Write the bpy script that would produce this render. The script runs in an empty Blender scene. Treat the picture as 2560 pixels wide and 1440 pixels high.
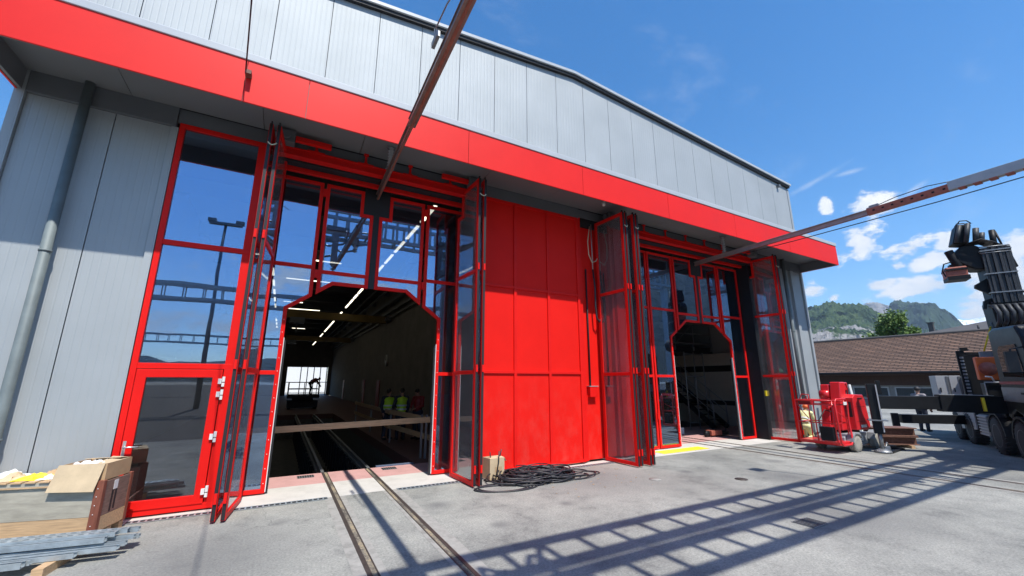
import bpy, bmesh, math, random
from mathutils import Vector, Matrix, noise
random.seed(7)
R = math.radians
scene = bpy.context.scene
COL = scene.collection

# ------------------------------------------------------------------ camera
cd = bpy.data.cameras.new("camera")
cam = bpy.data.objects.new("camera", cd)
COL.objects.link(cam)
cam.location = (0.0, -8.9145, 2.0781)
cam.rotation_euler = (math.pi / 2 + 0.2262, 0.0, -0.5074)
cd.sensor_fit = 'HORIZONTAL'
cd.sensor_width = 36.0
cd.lens = 1014.3 / 2560 * 36.0
cd.clip_start = 0.05
cd.clip_end = 40000
scene.camera = cam

# ------------------------------------------------------------------ view, world, sun
SUN_EL = R(60.0)
vs = scene.view_settings
vs.view_transform = 'Standard'
vs.look = 'None'
vs.exposure = 0.58
vs.gamma = 1.0
vs.use_curve_mapping = False

w = bpy.data.worlds.new("World")
scene.world = w
w.use_nodes = True
NT = w.node_tree
for n in list(NT.nodes):
    NT.nodes.remove(n)
def wn(t, **k):
    n = NT.nodes.new(t)
    for a, b in k.items():
        setattr(n, a, b)
    return n
def wl(a, b):
    NT.links.new(a, b)
def wmath(op, a, b=None, c=None):
    n = wn('ShaderNodeMath', operation=op)
    for i, v in enumerate((a, b, c)):
        if v is None:
            continue
        if hasattr(v, 'is_linked'):
            wl(v, n.inputs[i])
        else:
            n.inputs[i].default_value = v
    return n.outputs[0]
sky = wn('ShaderNodeTexSky', sky_type='NISHITA')
sky.sun_disc = False
sky.sun_elevation = SUN_EL
sky.sun_rotation = math.pi
sky.altitude = 600
sky.air_density = 1.0
sky.dust_density = 0.6
sky.ozone_density = 2.0
hsv = wn('ShaderNodeHueSaturation')
hsv.inputs['Saturation'].default_value = 1.38
wl(sky.outputs[0], hsv.inputs['Color'])
tc = wn('ShaderNodeTexCoord')
sep = wn('ShaderNodeSeparateXYZ')
wl(tc.outputs['Generated'], sep.inputs[0])
sx, sy_, sz = sep.outputs
az = wmath('ARCTAN2', sx, sy_)
azs = wmath('ARCTAN2', sx, wmath('MULTIPLY', sy_, -1.0))
el = wmath('ARCSINE', sz)
def pix_dir(u, v):
    f = 1014.3
    cy, sn = math.cos(0.5074), math.sin(0.5074)
    cp, sp = math.cos(0.2262), math.sin(0.2262)
    fw = Vector((sn * cp, cy * cp, sp))
    rt = Vector((cy, -sn, 0))
    up = rt.cross(fw)
    d = (u - 1280) / f * rt - (v - 720) / f * up + fw
    d.normalize()
    return math.atan2(d.x, d.y), math.asin(d.z)
def comb(a):
    n = wn('ShaderNodeCombineXYZ')
    wl(a, n.inputs[0])
    wl(el, n.inputs[1])
    return n.outputs[0]
# wispy domain warp for every cloud edge
nz = wn('ShaderNodeTexNoise')
nz.inputs['Scale'].default_value = 13.0
nz.inputs['Detail'].default_value = 9.0
nz.inputs['Roughness'].default_value = 0.62
mp = wn('ShaderNodeMapping')
mp.inputs['Scale'].default_value = (1.0, 1.0, 1.9)
wl(tc.outputs['Generated'], mp.inputs[0])
wl(mp.outputs[0], nz.inputs['Vector'])
nzf = nz.outputs[0]
def cloud_field(azsock, items):
    v = comb(azsock)
    acc = None
    for (a0, e0, ra, re, tilt) in items:
        sub = wn('ShaderNodeVectorMath', operation='SUBTRACT')
        wl(v, sub.inputs[0])
        sub.inputs[1].default_value = (a0, e0, 0)
        rot = wn('ShaderNodeVectorRotate', rotation_type='Z_AXIS')
        rot.inputs['Angle'].default_value = -tilt
        wl(sub.outputs[0], rot.inputs['Vector'])
        mul = wn('ShaderNodeVectorMath', operation='MULTIPLY')
        wl(rot.outputs[0], mul.inputs[0])
        mul.inputs[1].default_value = (1 / ra, 1 / re, 0)
        ln = wn('ShaderNodeVectorMath', operation='LENGTH')
        wl(mul.outputs[0], ln.inputs[0])
        o = wmath('SUBTRACT', 1.0, ln.outputs['Value'])
        acc = o if acc is None else wmath('MAXIMUM', acc, o)
    return acc
# (pixel u, pixel v, half width px, half height px, tilt deg) measured in the photograph
front = [(2165, 518, 75, 26, 14), (2068, 515, 20, 26, 30), (2145, 610, 60, 40, 24), (2270, 622, 78, 22, 17), (2370, 610, 40, 34, 32),
         (2330, 650, 75, 22, 20), (2240, 665, 26, 16, 10), (2340, 712, 190, 30, 4), (2420, 690, 110, 32, 6), (2190, 715, 70, 17, 8), (2028, 725, 32, 20, 8),
         (2085, 744, 16, 8, 12), (2460, 745, 80, 22, 10), (2540, 620, 50, 40, 18), (2545, 700, 40, 40, 0), (2290, 765, 40, 14, 0), (2450, 782, 60, 18, 10),
         (2540, 660, 40, 60, 0)]
fitems = []
for (u, v, hw, hh, t) in front:
    a0, e0 = pix_dir(u, v)
    a1, e1 = pix_dir(u + 10, v)
    a2, e2 = pix_dir(u, v - 10)
    fitems.append((a0, e0, hw * abs(a1 - a0) / 10 * 1.3, hh * abs(e2 - e0) / 10 * 1.3, R(t * 0.8)))
m1 = cloud_field(az, fitems)
south = [(0.1, 0.21, 0.30, 0.055, 0), (0.75, 0.30, 0.30, 0.06, 0.1), (1.0, 0.36, 0.28, 0.07, 0), (-0.5, 0.16, 0.35, 0.05, 0), (-0.15, 0.11, 0.3, 0.035, 0), (0.45, 0.17, 0.22, 0.05, 0.1)]
m2 = cloud_field(azs, south)
nz2 = wn('ShaderNodeTexNoise'); nz2.inputs['Scale'].default_value = 34.0; nz2.inputs['Detail'].default_value = 8.0; nz2.inputs['Roughness'].default_value = 0.68
wl(mp.outputs[0], nz2.inputs['Vector'])
warp = wmath('ADD', wmath('MULTIPLY', wmath('SUBTRACT', nzf, 0.5), 3.0), wmath('MULTIPLY', wmath('SUBTRACT', nz2.outputs[0], 0.5), 1.5))
def dens(m, lo, hi):
    mm = wn('ShaderNodeMapRange', interpolation_type='SMOOTHSTEP')
    wl(wmath('ADD', m, warp), mm.inputs['Value'])
    mm.inputs['From Min'].default_value = lo
    mm.inputs['From Max'].default_value = hi
    return mm.outputs[0]
d1 = dens(m1, 0.14, 0.66)
d2 = dens(m2, 0.15, 0.9)
# thin cirrus veils
nc = wn('ShaderNodeTexNoise')
nc.inputs['Scale'].default_value = 2.2
nc.inputs['Detail'].default_value = 8
nc.inputs['Roughness'].default_value = 0.6
mc = wn('ShaderNodeMapping')
mc.inputs['Rotation'].default_value = (0, 0, 0.5)
mc.inputs['Scale'].default_value = (1.0, 3.2, 4.5)
wl(tc.outputs['Generated'], mc.inputs[0])
wl(mc.outputs[0], nc.inputs['Vector'])
cm = wn('ShaderNodeMapRange', interpolation_type='SMOOTHSTEP')
wl(nc.outputs[0], cm.inputs['Value'])
cm.inputs['From Min'].default_value = 0.55
cm.inputs['From Max'].default_value = 0.85
cm.inputs['To Max'].default_value = 0.22
wisp = []
for (u, v, hw, hh, t) in [(2040, 452, 120, 12, 18), (2120, 432, 60, 9, 0), (2290, 470, 60, 12, 30)]:
    a0, e0 = pix_dir(u, v)
    a1, e1 = pix_dir(u + 10, v)
    a2, e2 = pix_dir(u, v - 10)
    wisp.append((a0, e0, hw * abs(a1 - a0) / 10, hh * abs(e2 - e0) / 10, R(t)))
m3 = cloud_field(az, wisp)
d3n = wn('ShaderNodeMapRange', interpolation_type='SMOOTHSTEP')
wl(wmath('ADD', m3, wmath('MULTIPLY', wmath('SUBTRACT', nzf, 0.5), 1.2)), d3n.inputs['Value'])
d3n.inputs['From Min'].default_value = 0.0
d3n.inputs['From Max'].default_value = 1.3
d3n.inputs['To Max'].default_value = 0.4
upm = wn('ShaderNodeMapRange')
wl(sz, upm.inputs['Value'])
upm.inputs['From Min'].default_value = 0.0
upm.inputs['From Max'].default_value = 0.06
cl = wmath('MAXIMUM', d1, wmath('MULTIPLY', d2, 0.9))
cl = wmath('MAXIMUM', cl, d3n.outputs[0])
cl = wmath('MAXIMUM', cl, cm.outputs[0])
ccol = wn('ShaderNodeMix', data_type='RGBA')
nb = wn('ShaderNodeMapRange')
wl(nzf, nb.inputs['Value'])
nb.inputs['From Min'].default_value = 0.35
nb.inputs['From Max'].default_value = 0.65
wl(nb.outputs[0], ccol.inputs['Factor'])
CLOUD = 5.2
ccol.inputs['A'].default_value = (0.72 * CLOUD, 0.78 * CLOUD, 0.86 * CLOUD, 1)
ccol.inputs['B'].default_value = (1.0 * CLOUD, 1.0 * CLOUD, 1.0 * CLOUD, 1)
mix = wn('ShaderNodeMix', data_type='RGBA')
wl(cl, mix.inputs['Factor'])
wl(hsv.outputs[0], mix.inputs['A'])
wl(ccol.outputs['Result'], mix.inputs['B'])
bg = wn('ShaderNodeBackground')
bg.inputs['Strength'].default_value = 0.15
wl(mix.outputs['Result'], bg.inputs['Color'])
wo = wn('ShaderNodeOutputWorld')
wl(bg.outputs[0], wo.inputs[0])

sl = bpy.data.lights.new("sun", 'SUN')
sl.energy = 4.5
sl.angle = R(0.5)
sl.color = (1.0, 0.955, 0.89)
sun = bpy.data.objects.new("sun", sl)
COL.objects.link(sun)
sun.location = (0, -30, 40)
sun.rotation_euler = (math.pi / 2 - SUN_EL, 0, 0)     # shines towards +Y and down

# ------------------------------------------------------------------ materials
def mat(name):
    m = bpy.data.materials.new(name)
    m.use_nodes = True
    nt = m.node_tree
    return m, nt, nt.nodes['Principled BSDF']
def L(nt, a, b):
    nt.links.new(a, b)
def noise_tex(nt, scale, detail=5, rough=0.6, vec=None, sc3=None, coord='Object'):
    t = nt.nodes.new('ShaderNodeTexCoord')
    n = nt.nodes.new('ShaderNodeTexNoise')
    n.inputs['Scale'].default_value = scale
    n.inputs['Detail'].default_value = detail
    n.inputs['Roughness'].default_value = rough
    if sc3:
        mpn = nt.nodes.new('ShaderNodeMapping')
        mpn.inputs['Scale'].default_value = sc3
        L(nt, t.outputs[coord], mpn.inputs[0])
        L(nt, mpn.outputs[0], n.inputs['Vector'])
    else:
        L(nt, t.outputs[coord], n.inputs['Vector'])
    return n
def ramp(nt, src, stops):
    r = nt.nodes.new('ShaderNodeValToRGB')
    r.color_ramp.elements.remove(r.color_ramp.elements[1])
    for i, (p, c) in enumerate(stops):
        e = r.color_ramp.elements[0] if i == 0 else r.color_ramp.elements.new(p)
        e.position = p
        e.color = (c[0], c[1], c[2], 1)
    L(nt, src, r.inputs[0])
    return r
def bump(nt, src, bsdf, strength, dist=0.01):
    b = nt.nodes.new('ShaderNodeBump')
    b.inputs['Strength'].default_value = strength
    b.inputs['Distance'].default_value = dist
    L(nt, src, b.inputs['Height'])
    L(nt, b.outputs[0], bsdf.inputs['Normal'])
    return b
def simple(name, col, rough=0.5, metal=0.0, var=0.12, scale=6.0, bumps=0.0, spec=0.5, coat=0.0, sc3=None):
    m, nt, b = mat(name)
    n = noise_tex(nt, scale, 6, 0.6, sc3=sc3)
    lo = tuple(c * (1 - var) for c in col)
    hi = tuple(min(1, c * (1 + var)) for c in col)
    r = ramp(nt, n.outputs[0], [(0.3, lo), (0.7, hi)])
    L(nt, r.outputs[0], b.inputs['Base Color'])
    rr = nt.nodes.new('ShaderNodeMapRange')
    L(nt, n.outputs[0], rr.inputs['Value'])
    rr.inputs['To Min'].default_value = max(0.02, rough - 0.08)
    rr.inputs['To Max'].default_value = min(1, rough + 0.1)
    L(nt, rr.outputs[0], b.inputs['Roughness'])
    b.inputs['Metallic'].default_value = metal
    b.inputs['Specular IOR Level'].default_value = spec
    b.inputs['Coat Weight'].default_value = coat
    b.inputs['Coat Roughness'].default_value = 0.15
    if bumps:
        n2 = noise_tex(nt, scale * 6, 4, 0.6)
        bump(nt, n2.outputs[0], b, bumps, 0.01)
    return m
M = {}
M['red'] = simple('red paint', (0.72, 0.011, 0.008), 0.45, var=0.07, scale=1.5, spec=0.16)
M['red_dusty'] = None
M['fascia'] = simple('red sheet metal', (0.76, 0.015, 0.010), 0.5, var=0.05, scale=0.8, spec=0.28)
M['darkred'] = simple('maroon paint', (0.25, 0.01, 0.012), 0.5, var=0.1)
M['black'] = simple('black rubber', (0.012, 0.012, 0.014), 0.6, var=0.2)
M['blackpaint'] = simple('black paint', (0.011, 0.012, 0.014), 0.5, var=0.2, spec=0.22)
M['darkgrey'] = simple('dark grey sheet', (0.12, 0.13, 0.14), 0.5, var=0.08, scale=2)
M['soffit'] = simple('soffit sheet', (0.17, 0.175, 0.18), 0.5, var=0.05, scale=1)
M['flash'] = simple('pale flashing', (0.42, 0.45, 0.47), 0.45, var=0.05, scale=1)
M['zinc'] = simple('galvanised steel', (0.42, 0.47, 0.49), 0.42, metal=0.55, var=0.2, scale=9, spec=0.5)
M['pipe'] = simple('zinc pipe', (0.15, 0.18, 0.18), 0.6, metal=0.1, var=0.15, scale=4)
M['steel'] = simple('grey steel', (0.25, 0.26, 0.27), 0.45, metal=0.6, var=0.15)
M['inox'] = simple('stainless steel', (0.62, 0.62, 0.62), 0.3, metal=0.8, var=0.08)
M['rust'] = simple('rusty steel', (0.17, 0.085, 0.06), 0.65, metal=0.2, var=0.35, scale=14, bumps=0.1)
M['copper'] = simple('brown conductor profile', (0.24, 0.16, 0.14), 0.42, metal=0.5, var=0.2, scale=6)
M['boomgrey'] = simple('weathered brown grey profile', (0.34, 0.28, 0.27), 0.45, metal=0.4, var=0.15)
M['alu'] = simple('grey aluminium', (0.40, 0.385, 0.375), 0.42, metal=0.5, var=0.12)
M['fishplate'] = simple('red brown plate', (0.33, 0.095, 0.06), 0.55, var=0.25, scale=12)
M['white'] = simple('white paint', (0.72, 0.72, 0.70), 0.5, var=0.04)
M['ceramic'] = simple('glazed insulator', (0.30, 0.31, 0.32), 0.18, var=0.1, coat=0.5)
M['craneyellow'] = simple('dull yellow girder', (0.16, 0.10, 0.015), 0.6, var=0.3, scale=2)
M['yellow'] = simple('yellow paint', (0.72, 0.55, 0.02), 0.5, var=0.1)
M['mat_yellow'] = simple('yellow mat', (0.85, 0.70, 0.03), 0.6, var=0.12, scale=9)
M['orange'] = simple('orange paint', (0.62, 0.12, 0.02), 0.5, var=0.15)
M['cream'] = simple('cream cable', (0.62, 0.60, 0.42), 0.5)
M['cable'] = simple('black cable sheath', (0.022, 0.022, 0.026), 0.45, var=0.3)
M['railsteel'] = simple('dull brown rail steel', (0.075, 0.06, 0.053), 0.5, metal=0.3, var=0.3, scale=12)
M['hiviswhite'] = simple('pale yellow work cloth', (0.70, 0.70, 0.36), 0.8, var=0.08)
M['wood_new'] = simple('fresh timber', (0.50, 0.33, 0.18), 0.6, var=0.25, scale=3, sc3=(1.2, 14, 14), bumps=0.05)
M['wood_grey'] = simple('weathered plywood', (0.36, 0.33, 0.26), 0.7, var=0.25, scale=3, sc3=(1, 6, 5), bumps=0.06)
M['wood_red'] = simple('red brown timber', (0.20, 0.062, 0.035), 0.6, var=0.2, scale=5, sc3=(6, 6, 1))
M['wood_panel'] = simple('grey brown plywood', (0.20, 0.13, 0.10), 0.6, var=0.3, scale=4, sc3=(2, 2, 9))
M['card'] = simple('cardboard', (0.46, 0.31, 0.17), 0.75, var=0.12, scale=5)
M['card_pale'] = simple('pale cardboard', (0.52, 0.40, 0.25), 0.75, var=0.12, scale=5)
M['paper'] = simple('white plastic film', (0.72, 0.72, 0.70), 0.4, var=0.06)
M['skin'] = simple('skin', (0.42, 0.22, 0.15), 0.5, var=0.08)
M['hair'] = simple('dark hair', (0.02, 0.014, 0.01), 0.6, var=0.3)
M['hivis'] = simple('hi-vis yellow cloth', (0.52, 0.80, 0.03), 0.7, var=0.08)
M['reflect'] = simple('reflective tape', (0.70, 0.72, 0.72), 0.3, var=0.05)
M['navy'] = simple('navy cloth', (0.025, 0.03, 0.05), 0.8, var=0.2)
M['greyshirt'] = simple('grey shirt', (0.24, 0.22, 0.23), 0.8, var=0.12)
M['tyre'] = simple('tyre rubber', (0.028, 0.028, 0.03), 0.75, var=0.3)
M['tyre_pale'] = simple('dusty tyre rubber', (0.30, 0.28, 0.24), 0.8, var=0.2)
M['truckpaint'] = simple('dark blue grey paint', (0.010, 0.012, 0.017), 0.35, var=0.15, coat=0.0, spec=0.2)
M['lightgrey'] = simple('light grey sheet', (0.40, 0.41, 0.42), 0.5, var=0.08, scale=2)
M['concrete_in'] = simple('interior concrete', (0.18, 0.165, 0.145), 0.8, var=0.2, scale=1.2, bumps=0.05)
M['ceil'] = simple('hall ceiling sheet', (0.05, 0.05, 0.05), 0.6, var=0.2)
M['roofsheet'] = simple('roof sheet', (0.3, 0.31, 0.32), 0.5, var=0.1)
M['whitewall'] = simple('white wall panel', (0.50, 0.46, 0.40), 0.5, var=0.05)
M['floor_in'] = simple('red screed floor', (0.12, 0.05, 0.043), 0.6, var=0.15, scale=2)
M['pitwall'] = simple('pit concrete', (0.13, 0.13, 0.115), 0.8, var=0.3)
M['bluegrey'] = simple('blue grey sheet', (0.08, 0.11, 0.17), 0.5, var=0.1)

def panel_mat():
    m, nt, b = mat('micro ribbed wall sheet')
    n = noise_tex(nt, 0.7, 4, 0.5)
    r = ramp(nt, n.outputs[0], [(0.3, (0.365, 0.392, 0.398)), (0.7, (0.415, 0.442, 0.448))])
    t = nt.nodes.new('ShaderNodeTexCoord')
    wv = nt.nodes.new('ShaderNodeTexWave')
    wv.wave_type = 'BANDS'
    wv.bands_direction = 'X'
    wv.wave_profile = 'SIN'
    wv.inputs['Scale'].default_value = 3.0
    L(nt, t.outputs['Object'], wv.inputs['Vector'])
    wr = nt.nodes.new('ShaderNodeMapRange')
    L(nt, wv.outputs['Fac'], wr.inputs['Value'])
    wr.inputs['From Min'].default_value = 0.0
    wr.inputs['From Max'].default_value = 0.18
    # micro-ribs are pressed into the sheet: narrow groove per rib
    bb = bump(nt, wr.outputs[0], b, 0.6, 0.004)
    rp_ = noise_tex(nt, 1.1, 3, 0.5, sc3=(1.6, 1, 0.5))
    b2 = nt.nodes.new('ShaderNodeBump'); b2.inputs['Strength'].default_value = 0.25; b2.inputs['Distance'].default_value = 0.03
    L(nt, rp_.outputs[0], b2.inputs['Height']); L(nt, b2.outputs[0], bb.inputs['Normal'])
    L(nt, r.outputs[0], b.inputs['Base Color'])
    b.inputs['Roughness'].default_value = 0.68
    b.inputs['Metallic'].default_value = 0.45
    b.inputs['Specular IOR Level'].default_value = 0.5
    return m
M['panel'] = panel_mat()

def redwall_mat():
    m, nt, b = mat('dusty red panel')
    n = noise_tex(nt, 0.9, 6, 0.65)
    n2 = noise_tex(nt, 3.5, 8, 0.7, sc3=(1, 1, 0.6))
    t = nt.nodes.new('ShaderNodeTexCoord')
    sp = nt.nodes.new('ShaderNodeSeparateXYZ')
    L(nt, t.outputs['Object'], sp.inputs[0])
    low = nt.nodes.new('ShaderNodeMapRange')          # settled dust towards the ground
    L(nt, sp.outputs['Z'], low.inputs['Value'])
    low.inputs['From Min'].default_value = 2.6
    low.inputs['From Max'].default_value = 0.0
    mm = nt.nodes.new('ShaderNodeMath')
    mm.operation = 'MULTIPLY'
    L(nt, low.outputs[0], mm.inputs[0])
    r = ramp(nt, n2.outputs[0], [(0.45, (0, 0, 0)), (0.72, (0.3, 0.3, 0.3))])
    L(nt, r.outputs[0], mm.inputs[1])
    mx = nt.nodes.new('ShaderNodeMix')
    mx.data_type = 'RGBA'
    L(nt, mm.outputs[0], mx.inputs['Factor'])
    r2 = ramp(nt, n.outputs[0], [(0.3, (0.70, 0.010, 0.006)), (0.7, (0.78, 0.013, 0.008))])
    L(nt, r2.outputs[0], mx.inputs['A'])
    mx.inputs['B'].default_value = (0.62, 0.13, 0.10, 1)
    L(nt, mx.outputs['Result'], b.inputs['Base Color'])
    b.inputs['Roughness'].default_value = 0.55
    b.inputs['Specular IOR Level'].default_value = 0.14
    return m
M['redwall'] = redwall_mat()

def asphalt_mat():
    m, nt, b = mat('worn asphalt')
    big = noise_tex(nt, 0.22, 5, 0.6)
    mid = noise_tex(nt, 1.3, 10, 0.78)
    fine = noise_tex(nt, 34, 8, 0.85)
    c1 = ramp(nt, big.outputs[0], [(0.32, (0.185, 0.186, 0.174)), (0.5, (0.265, 0.265, 0.243)), (0.64, (0.325, 0.323, 0.295))])
    c2 = ramp(nt, mid.outputs[0], [(0.34, (0.60, 0.60, 0.615)), (0.46, (0.89, 0.89, 0.89)), (0.56, (1.03, 1.03, 1.02)), (0.72, (1.2, 1.2, 1.17))])
    c3 = ramp(nt, fine.outputs[0], [(0.32, (0.45, 0.45, 0.45)), (0.5, (0.98, 0.98, 0.98)), (0.68, (1.45, 1.43, 1.4))])
    m1 = nt.nodes.new('ShaderNodeMix'); m1.data_type = 'RGBA'; m1.blend_type = 'MULTIPLY'; m1.inputs['Factor'].default_value = 1
    L(nt, c1.outputs[0], m1.inputs['A']); L(nt, c2.outputs[0], m1.inputs['B'])
    m2 = nt.nodes.new('ShaderNodeMix'); m2.data_type = 'RGBA'; m2.blend_type = 'MULTIPLY'; m2.inputs['Factor'].default_value = 1
    L(nt, m1.outputs['Result'], m2.inputs['A']); L(nt, c3.outputs[0], m2.inputs['B'])
    # dark stained areas: by the cable heap and by the pallets
    t = nt.nodes.new('ShaderNodeTexCoord')
    acc = None
    for (x, y, rr) in [(6.3, -1.3, 2.3), (-0.6, -2.2, 1.9), (8.0, -5.2, 1.6), (10.2, -3.4, 1.0), (2.6, -1.6, 0.35), (0.2, -1.3, 0.3), (4.6, -2.6, 0.22), (8.6, -1.9, 0.3), (9.4, -4.4, 0.35), (11.8, -2.2, 0.4), (3.1, -3.0, 0.25), (13.9, -3.2, 0.5), (6.9, -3.6, 0.2)]:
        d = nt.nodes.new('ShaderNodeVectorMath'); d.operation = 'DISTANCE'
        L(nt, t.outputs['Object'], d.inputs[0]); d.inputs[1].default_value = (x, y, 0)
        q = nt.nodes.new('ShaderNodeMapRange'); q.interpolation_type = 'SMOOTHSTEP'
        L(nt, d.outputs['Value'], q.inputs['Value'])
        q.inputs['From Min'].default_value = rr; q.inputs['From Max'].default_value = 0.0
        if acc is None:
            acc = q.outputs[0]
        else:
            a = nt.nodes.new('ShaderNodeMath'); a.operation = 'MAXIMUM'
            L(nt, acc, a.inputs[0]); L(nt, q.outputs[0], a.inputs[1]); acc = a.outputs[0]
    st = ramp(nt, mid.outputs[0], [(0.35, (0.15, 0.15, 0.15)), (0.65, (0.85, 0.85, 0.85))])
    a = nt.nodes.new('ShaderNodeMath'); a.operation = 'MULTIPLY'
    L(nt, acc, a.inputs[0]); L(nt, st.outputs[0], a.inputs[1])
    m3 = nt.nodes.new('ShaderNodeMix'); m3.data_type = 'RGBA'
    L(nt, a.outputs[0], m3.inputs['Factor']); L(nt, m2.outputs['Result'], m3.inputs['A'])
    m3.inputs['B'].default_value = (0.095, 0.095, 0.098, 1)
    # hairline cracks, only where a slow noise lets them open
    vo = nt.nodes.new('ShaderNodeTexVoronoi'); vo.feature = 'DISTANCE_TO_EDGE'; vo.inputs['Scale'].default_value = 0.42
    wn_ = noise_tex(nt, 1.1, 5, 0.6); av = nt.nodes.new('ShaderNodeVectorMath'); av.operation = 'MULTIPLY_ADD'
    L(nt, wn_.outputs['Color'], av.inputs[0]); av.inputs[1].default_value = (0.9, 0.9, 0); L(nt, t.outputs['Object'], av.inputs[2]); L(nt, av.outputs[0], vo.inputs['Vector'])
    ck = nt.nodes.new('ShaderNodeMapRange'); L(nt, vo.outputs['Distance'], ck.inputs['Value']); ck.inputs['From Min'].default_value = 0.006; ck.inputs['From Max'].default_value = 0.0
    cm_n = noise_tex(nt, 0.35, 3, 0.5); cm_r = ramp(nt, cm_n.outputs[0], [(0.54, (0, 0, 0)), (0.62, (0.4, 0.4, 0.4))])
    cmx = nt.nodes.new('ShaderNodeMath'); cmx.operation = 'MULTIPLY'; L(nt, ck.outputs[0], cmx.inputs[0]); L(nt, cm_r.outputs[0], cmx.inputs[1])
    m4 = nt.nodes.new('ShaderNodeMix'); m4.data_type = 'RGBA'; L(nt, cmx.outputs[0], m4.inputs['Factor']); L(nt, m3.outputs['Result'], m4.inputs['A']); m4.inputs['B'].default_value = (0.05, 0.05, 0.05, 1)
    # pale scuffs and dried slurry
    sc_ = noise_tex(nt, 2.6, 9, 0.82, sc3=(0.6, 1.8, 1)); sr = ramp(nt, sc_.outputs[0], [(0.60, (0, 0, 0)), (0.74, (0.55, 0.55, 0.55))])
    m5 = nt.nodes.new('ShaderNodeMix'); m5.data_type = 'RGBA'; L(nt, sr.outputs[0], m5.inputs['Factor']); L(nt, m4.outputs['Result'], m5.inputs['A']); m5.inputs['B'].default_value = (0.42, 0.41, 0.38, 1)
    L(nt, m5.outputs['Result'], b.inputs['Base Color'])
    b.inputs['Roughness'].default_value = 0.85
    b.inputs['Specular IOR Level'].default_value = 0.25
    bump(nt, fine.outputs[0], b, 0.35, 0.006)
    return m
M['asphalt'] = asphalt_mat()
def concrete(name, c, v=0.1, sc=2.0):
    m, nt, b = mat(name)
    n = noise_tex(nt, sc, 8, 0.7)
    n2 = noise_tex(nt, 45, 4, 0.7)
    r = ramp(nt, n.outputs[0], [(0.25, tuple(x * (1 - 2 * v) for x in c)), (0.5, c), (0.75, tuple(min(1, x * (1 + v)) for x in c))])
    L(nt, r.outputs[0], b.inputs['Base Color'])
    b.inputs['Roughness'].default_value = 0.8
    b.inputs['Specular IOR Level'].default_value = 0.25
    bump(nt, n2.outputs[0], b, 0.15, 0.004)
    return m
M['threshold'] = concrete('pale concrete', (0.52, 0.50, 0.46))
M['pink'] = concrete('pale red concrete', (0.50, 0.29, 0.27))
M['railbed'] = concrete('rail bedding', (0.30, 0.29, 0.265), 0.2, 6)
def debris():
    m, nt, b = mat('sawdust in the groove')
    n = noise_tex(nt, 22, 8, 0.8)
    n_b = noise_tex(nt, 1.2, 4, 0.6)
    ad_ = nt.nodes.new('ShaderNodeMath'); ad_.operation = 'MULTIPLY_ADD'; L(nt, n_b.outputs[0], ad_.inputs[0]); ad_.inputs[1].default_value = 0.9; ad_.inputs[2].default_value = -0.45
    ad2 = nt.nodes.new('ShaderNodeMath'); ad2.operation = 'ADD'; L(nt, ad_.outputs[0], ad2.inputs[0]); L(nt, n.outputs[0], ad2.inputs[1])
    r = ramp(nt, ad2.outputs[0], [(0.36, (0.07, 0.06, 0.05)), (0.5, (0.20, 0.175, 0.135)), (0.66, (0.38, 0.30, 0.18))])
    L(nt, r.outputs[0], b.inputs['Base Color'])
    b.inputs['Roughness'].default_value = 0.9
    bump(nt, n.outputs[0], b, 0.8, 0.02)
    return m
M['debris'] = debris()

def glass(name, refl, tint, dust, gcol=(0.92, 0.96, 1.0)):
    m = bpy.data.materials.new(name)
    m.use_nodes = True
    nt = m.node_tree
    nt.nodes.clear()
    o = nt.nodes.new('ShaderNodeOutputMaterial')
    tr = nt.nodes.new('ShaderNodeBsdfTransparent'); tr.inputs['Color'].default_value = (*tint, 1)
    gl = nt.nodes.new('ShaderNodeBsdfGlossy'); gl.inputs['Roughness'].default_value = 0.0
    gl.inputs['Color'].default_value = (*gcol, 1)
    wv_ = noise_tex(nt, 0.9, 2, 0.4); wb = nt.nodes.new('ShaderNodeBump'); wb.inputs['Strength'].default_value = 0.018; wb.inputs['Distance'].default_value = 0.08
    L(nt, wv_.outputs[0], wb.inputs['Height']); L(nt, wb.outputs[0], gl.inputs['Normal'])
    lw = nt.nodes.new('ShaderNodeFresnel'); lw.inputs['IOR'].default_value = 1.5
    ad = nt.nodes.new('ShaderNodeMath'); ad.operation = 'MULTIPLY_ADD'
    L(nt, lw.outputs[0], ad.inputs[0]); ad.inputs[1].default_value = 1.0; ad.inputs[2].default_value = refl - 0.04
    ad.use_clamp = True
    mx = nt.nodes.new('ShaderNodeMixShader')
    L(nt, ad.outputs[0], mx.inputs[0]); L(nt, tr.outputs[0], mx.inputs[1]); L(nt, gl.outputs[0], mx.inputs[2])
    df = nt.nodes.new('ShaderNodeBsdfDiffuse'); df.inputs['Color'].default_value = (0.55, 0.52, 0.5, 1)
    n = noise_tex(nt, 1.6, 6, 0.65, sc3=(2.5, 2.5, 0.6))
    rp = ramp(nt, n.outputs[0], [(0.3, (dust * 0.4,) * 3), (0.75, (dust * 1.6,) * 3)])
    m2 = nt.nodes.new('ShaderNodeMixShader')
    L(nt, rp.outputs[0], m2.inputs[0]); L(nt, mx.outputs[0], m2.inputs[1]); L(nt, df.outputs[0], m2.inputs[2])
    L(nt, m2.outputs[0], o.inputs['Surface'])
    return m
M['glass'] = glass('coated window glass', 0.36, (0.72, 0.74, 0.76), 0.008, (0.52, 0.70, 0.96))
M['glass_door'] = glass('door glass', 0.20, (0.62, 0.63, 0.64), 0.012, (0.72, 0.78, 0.86))
M['glass_leaf'] = glass('dusty leaf glass', 0.24, (0.95, 0.93, 0.93), 0.10)
M['glass_dark'] = glass('dark vehicle glass', 0.12, (0.10, 0.11, 0.12), 0.02)
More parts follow.
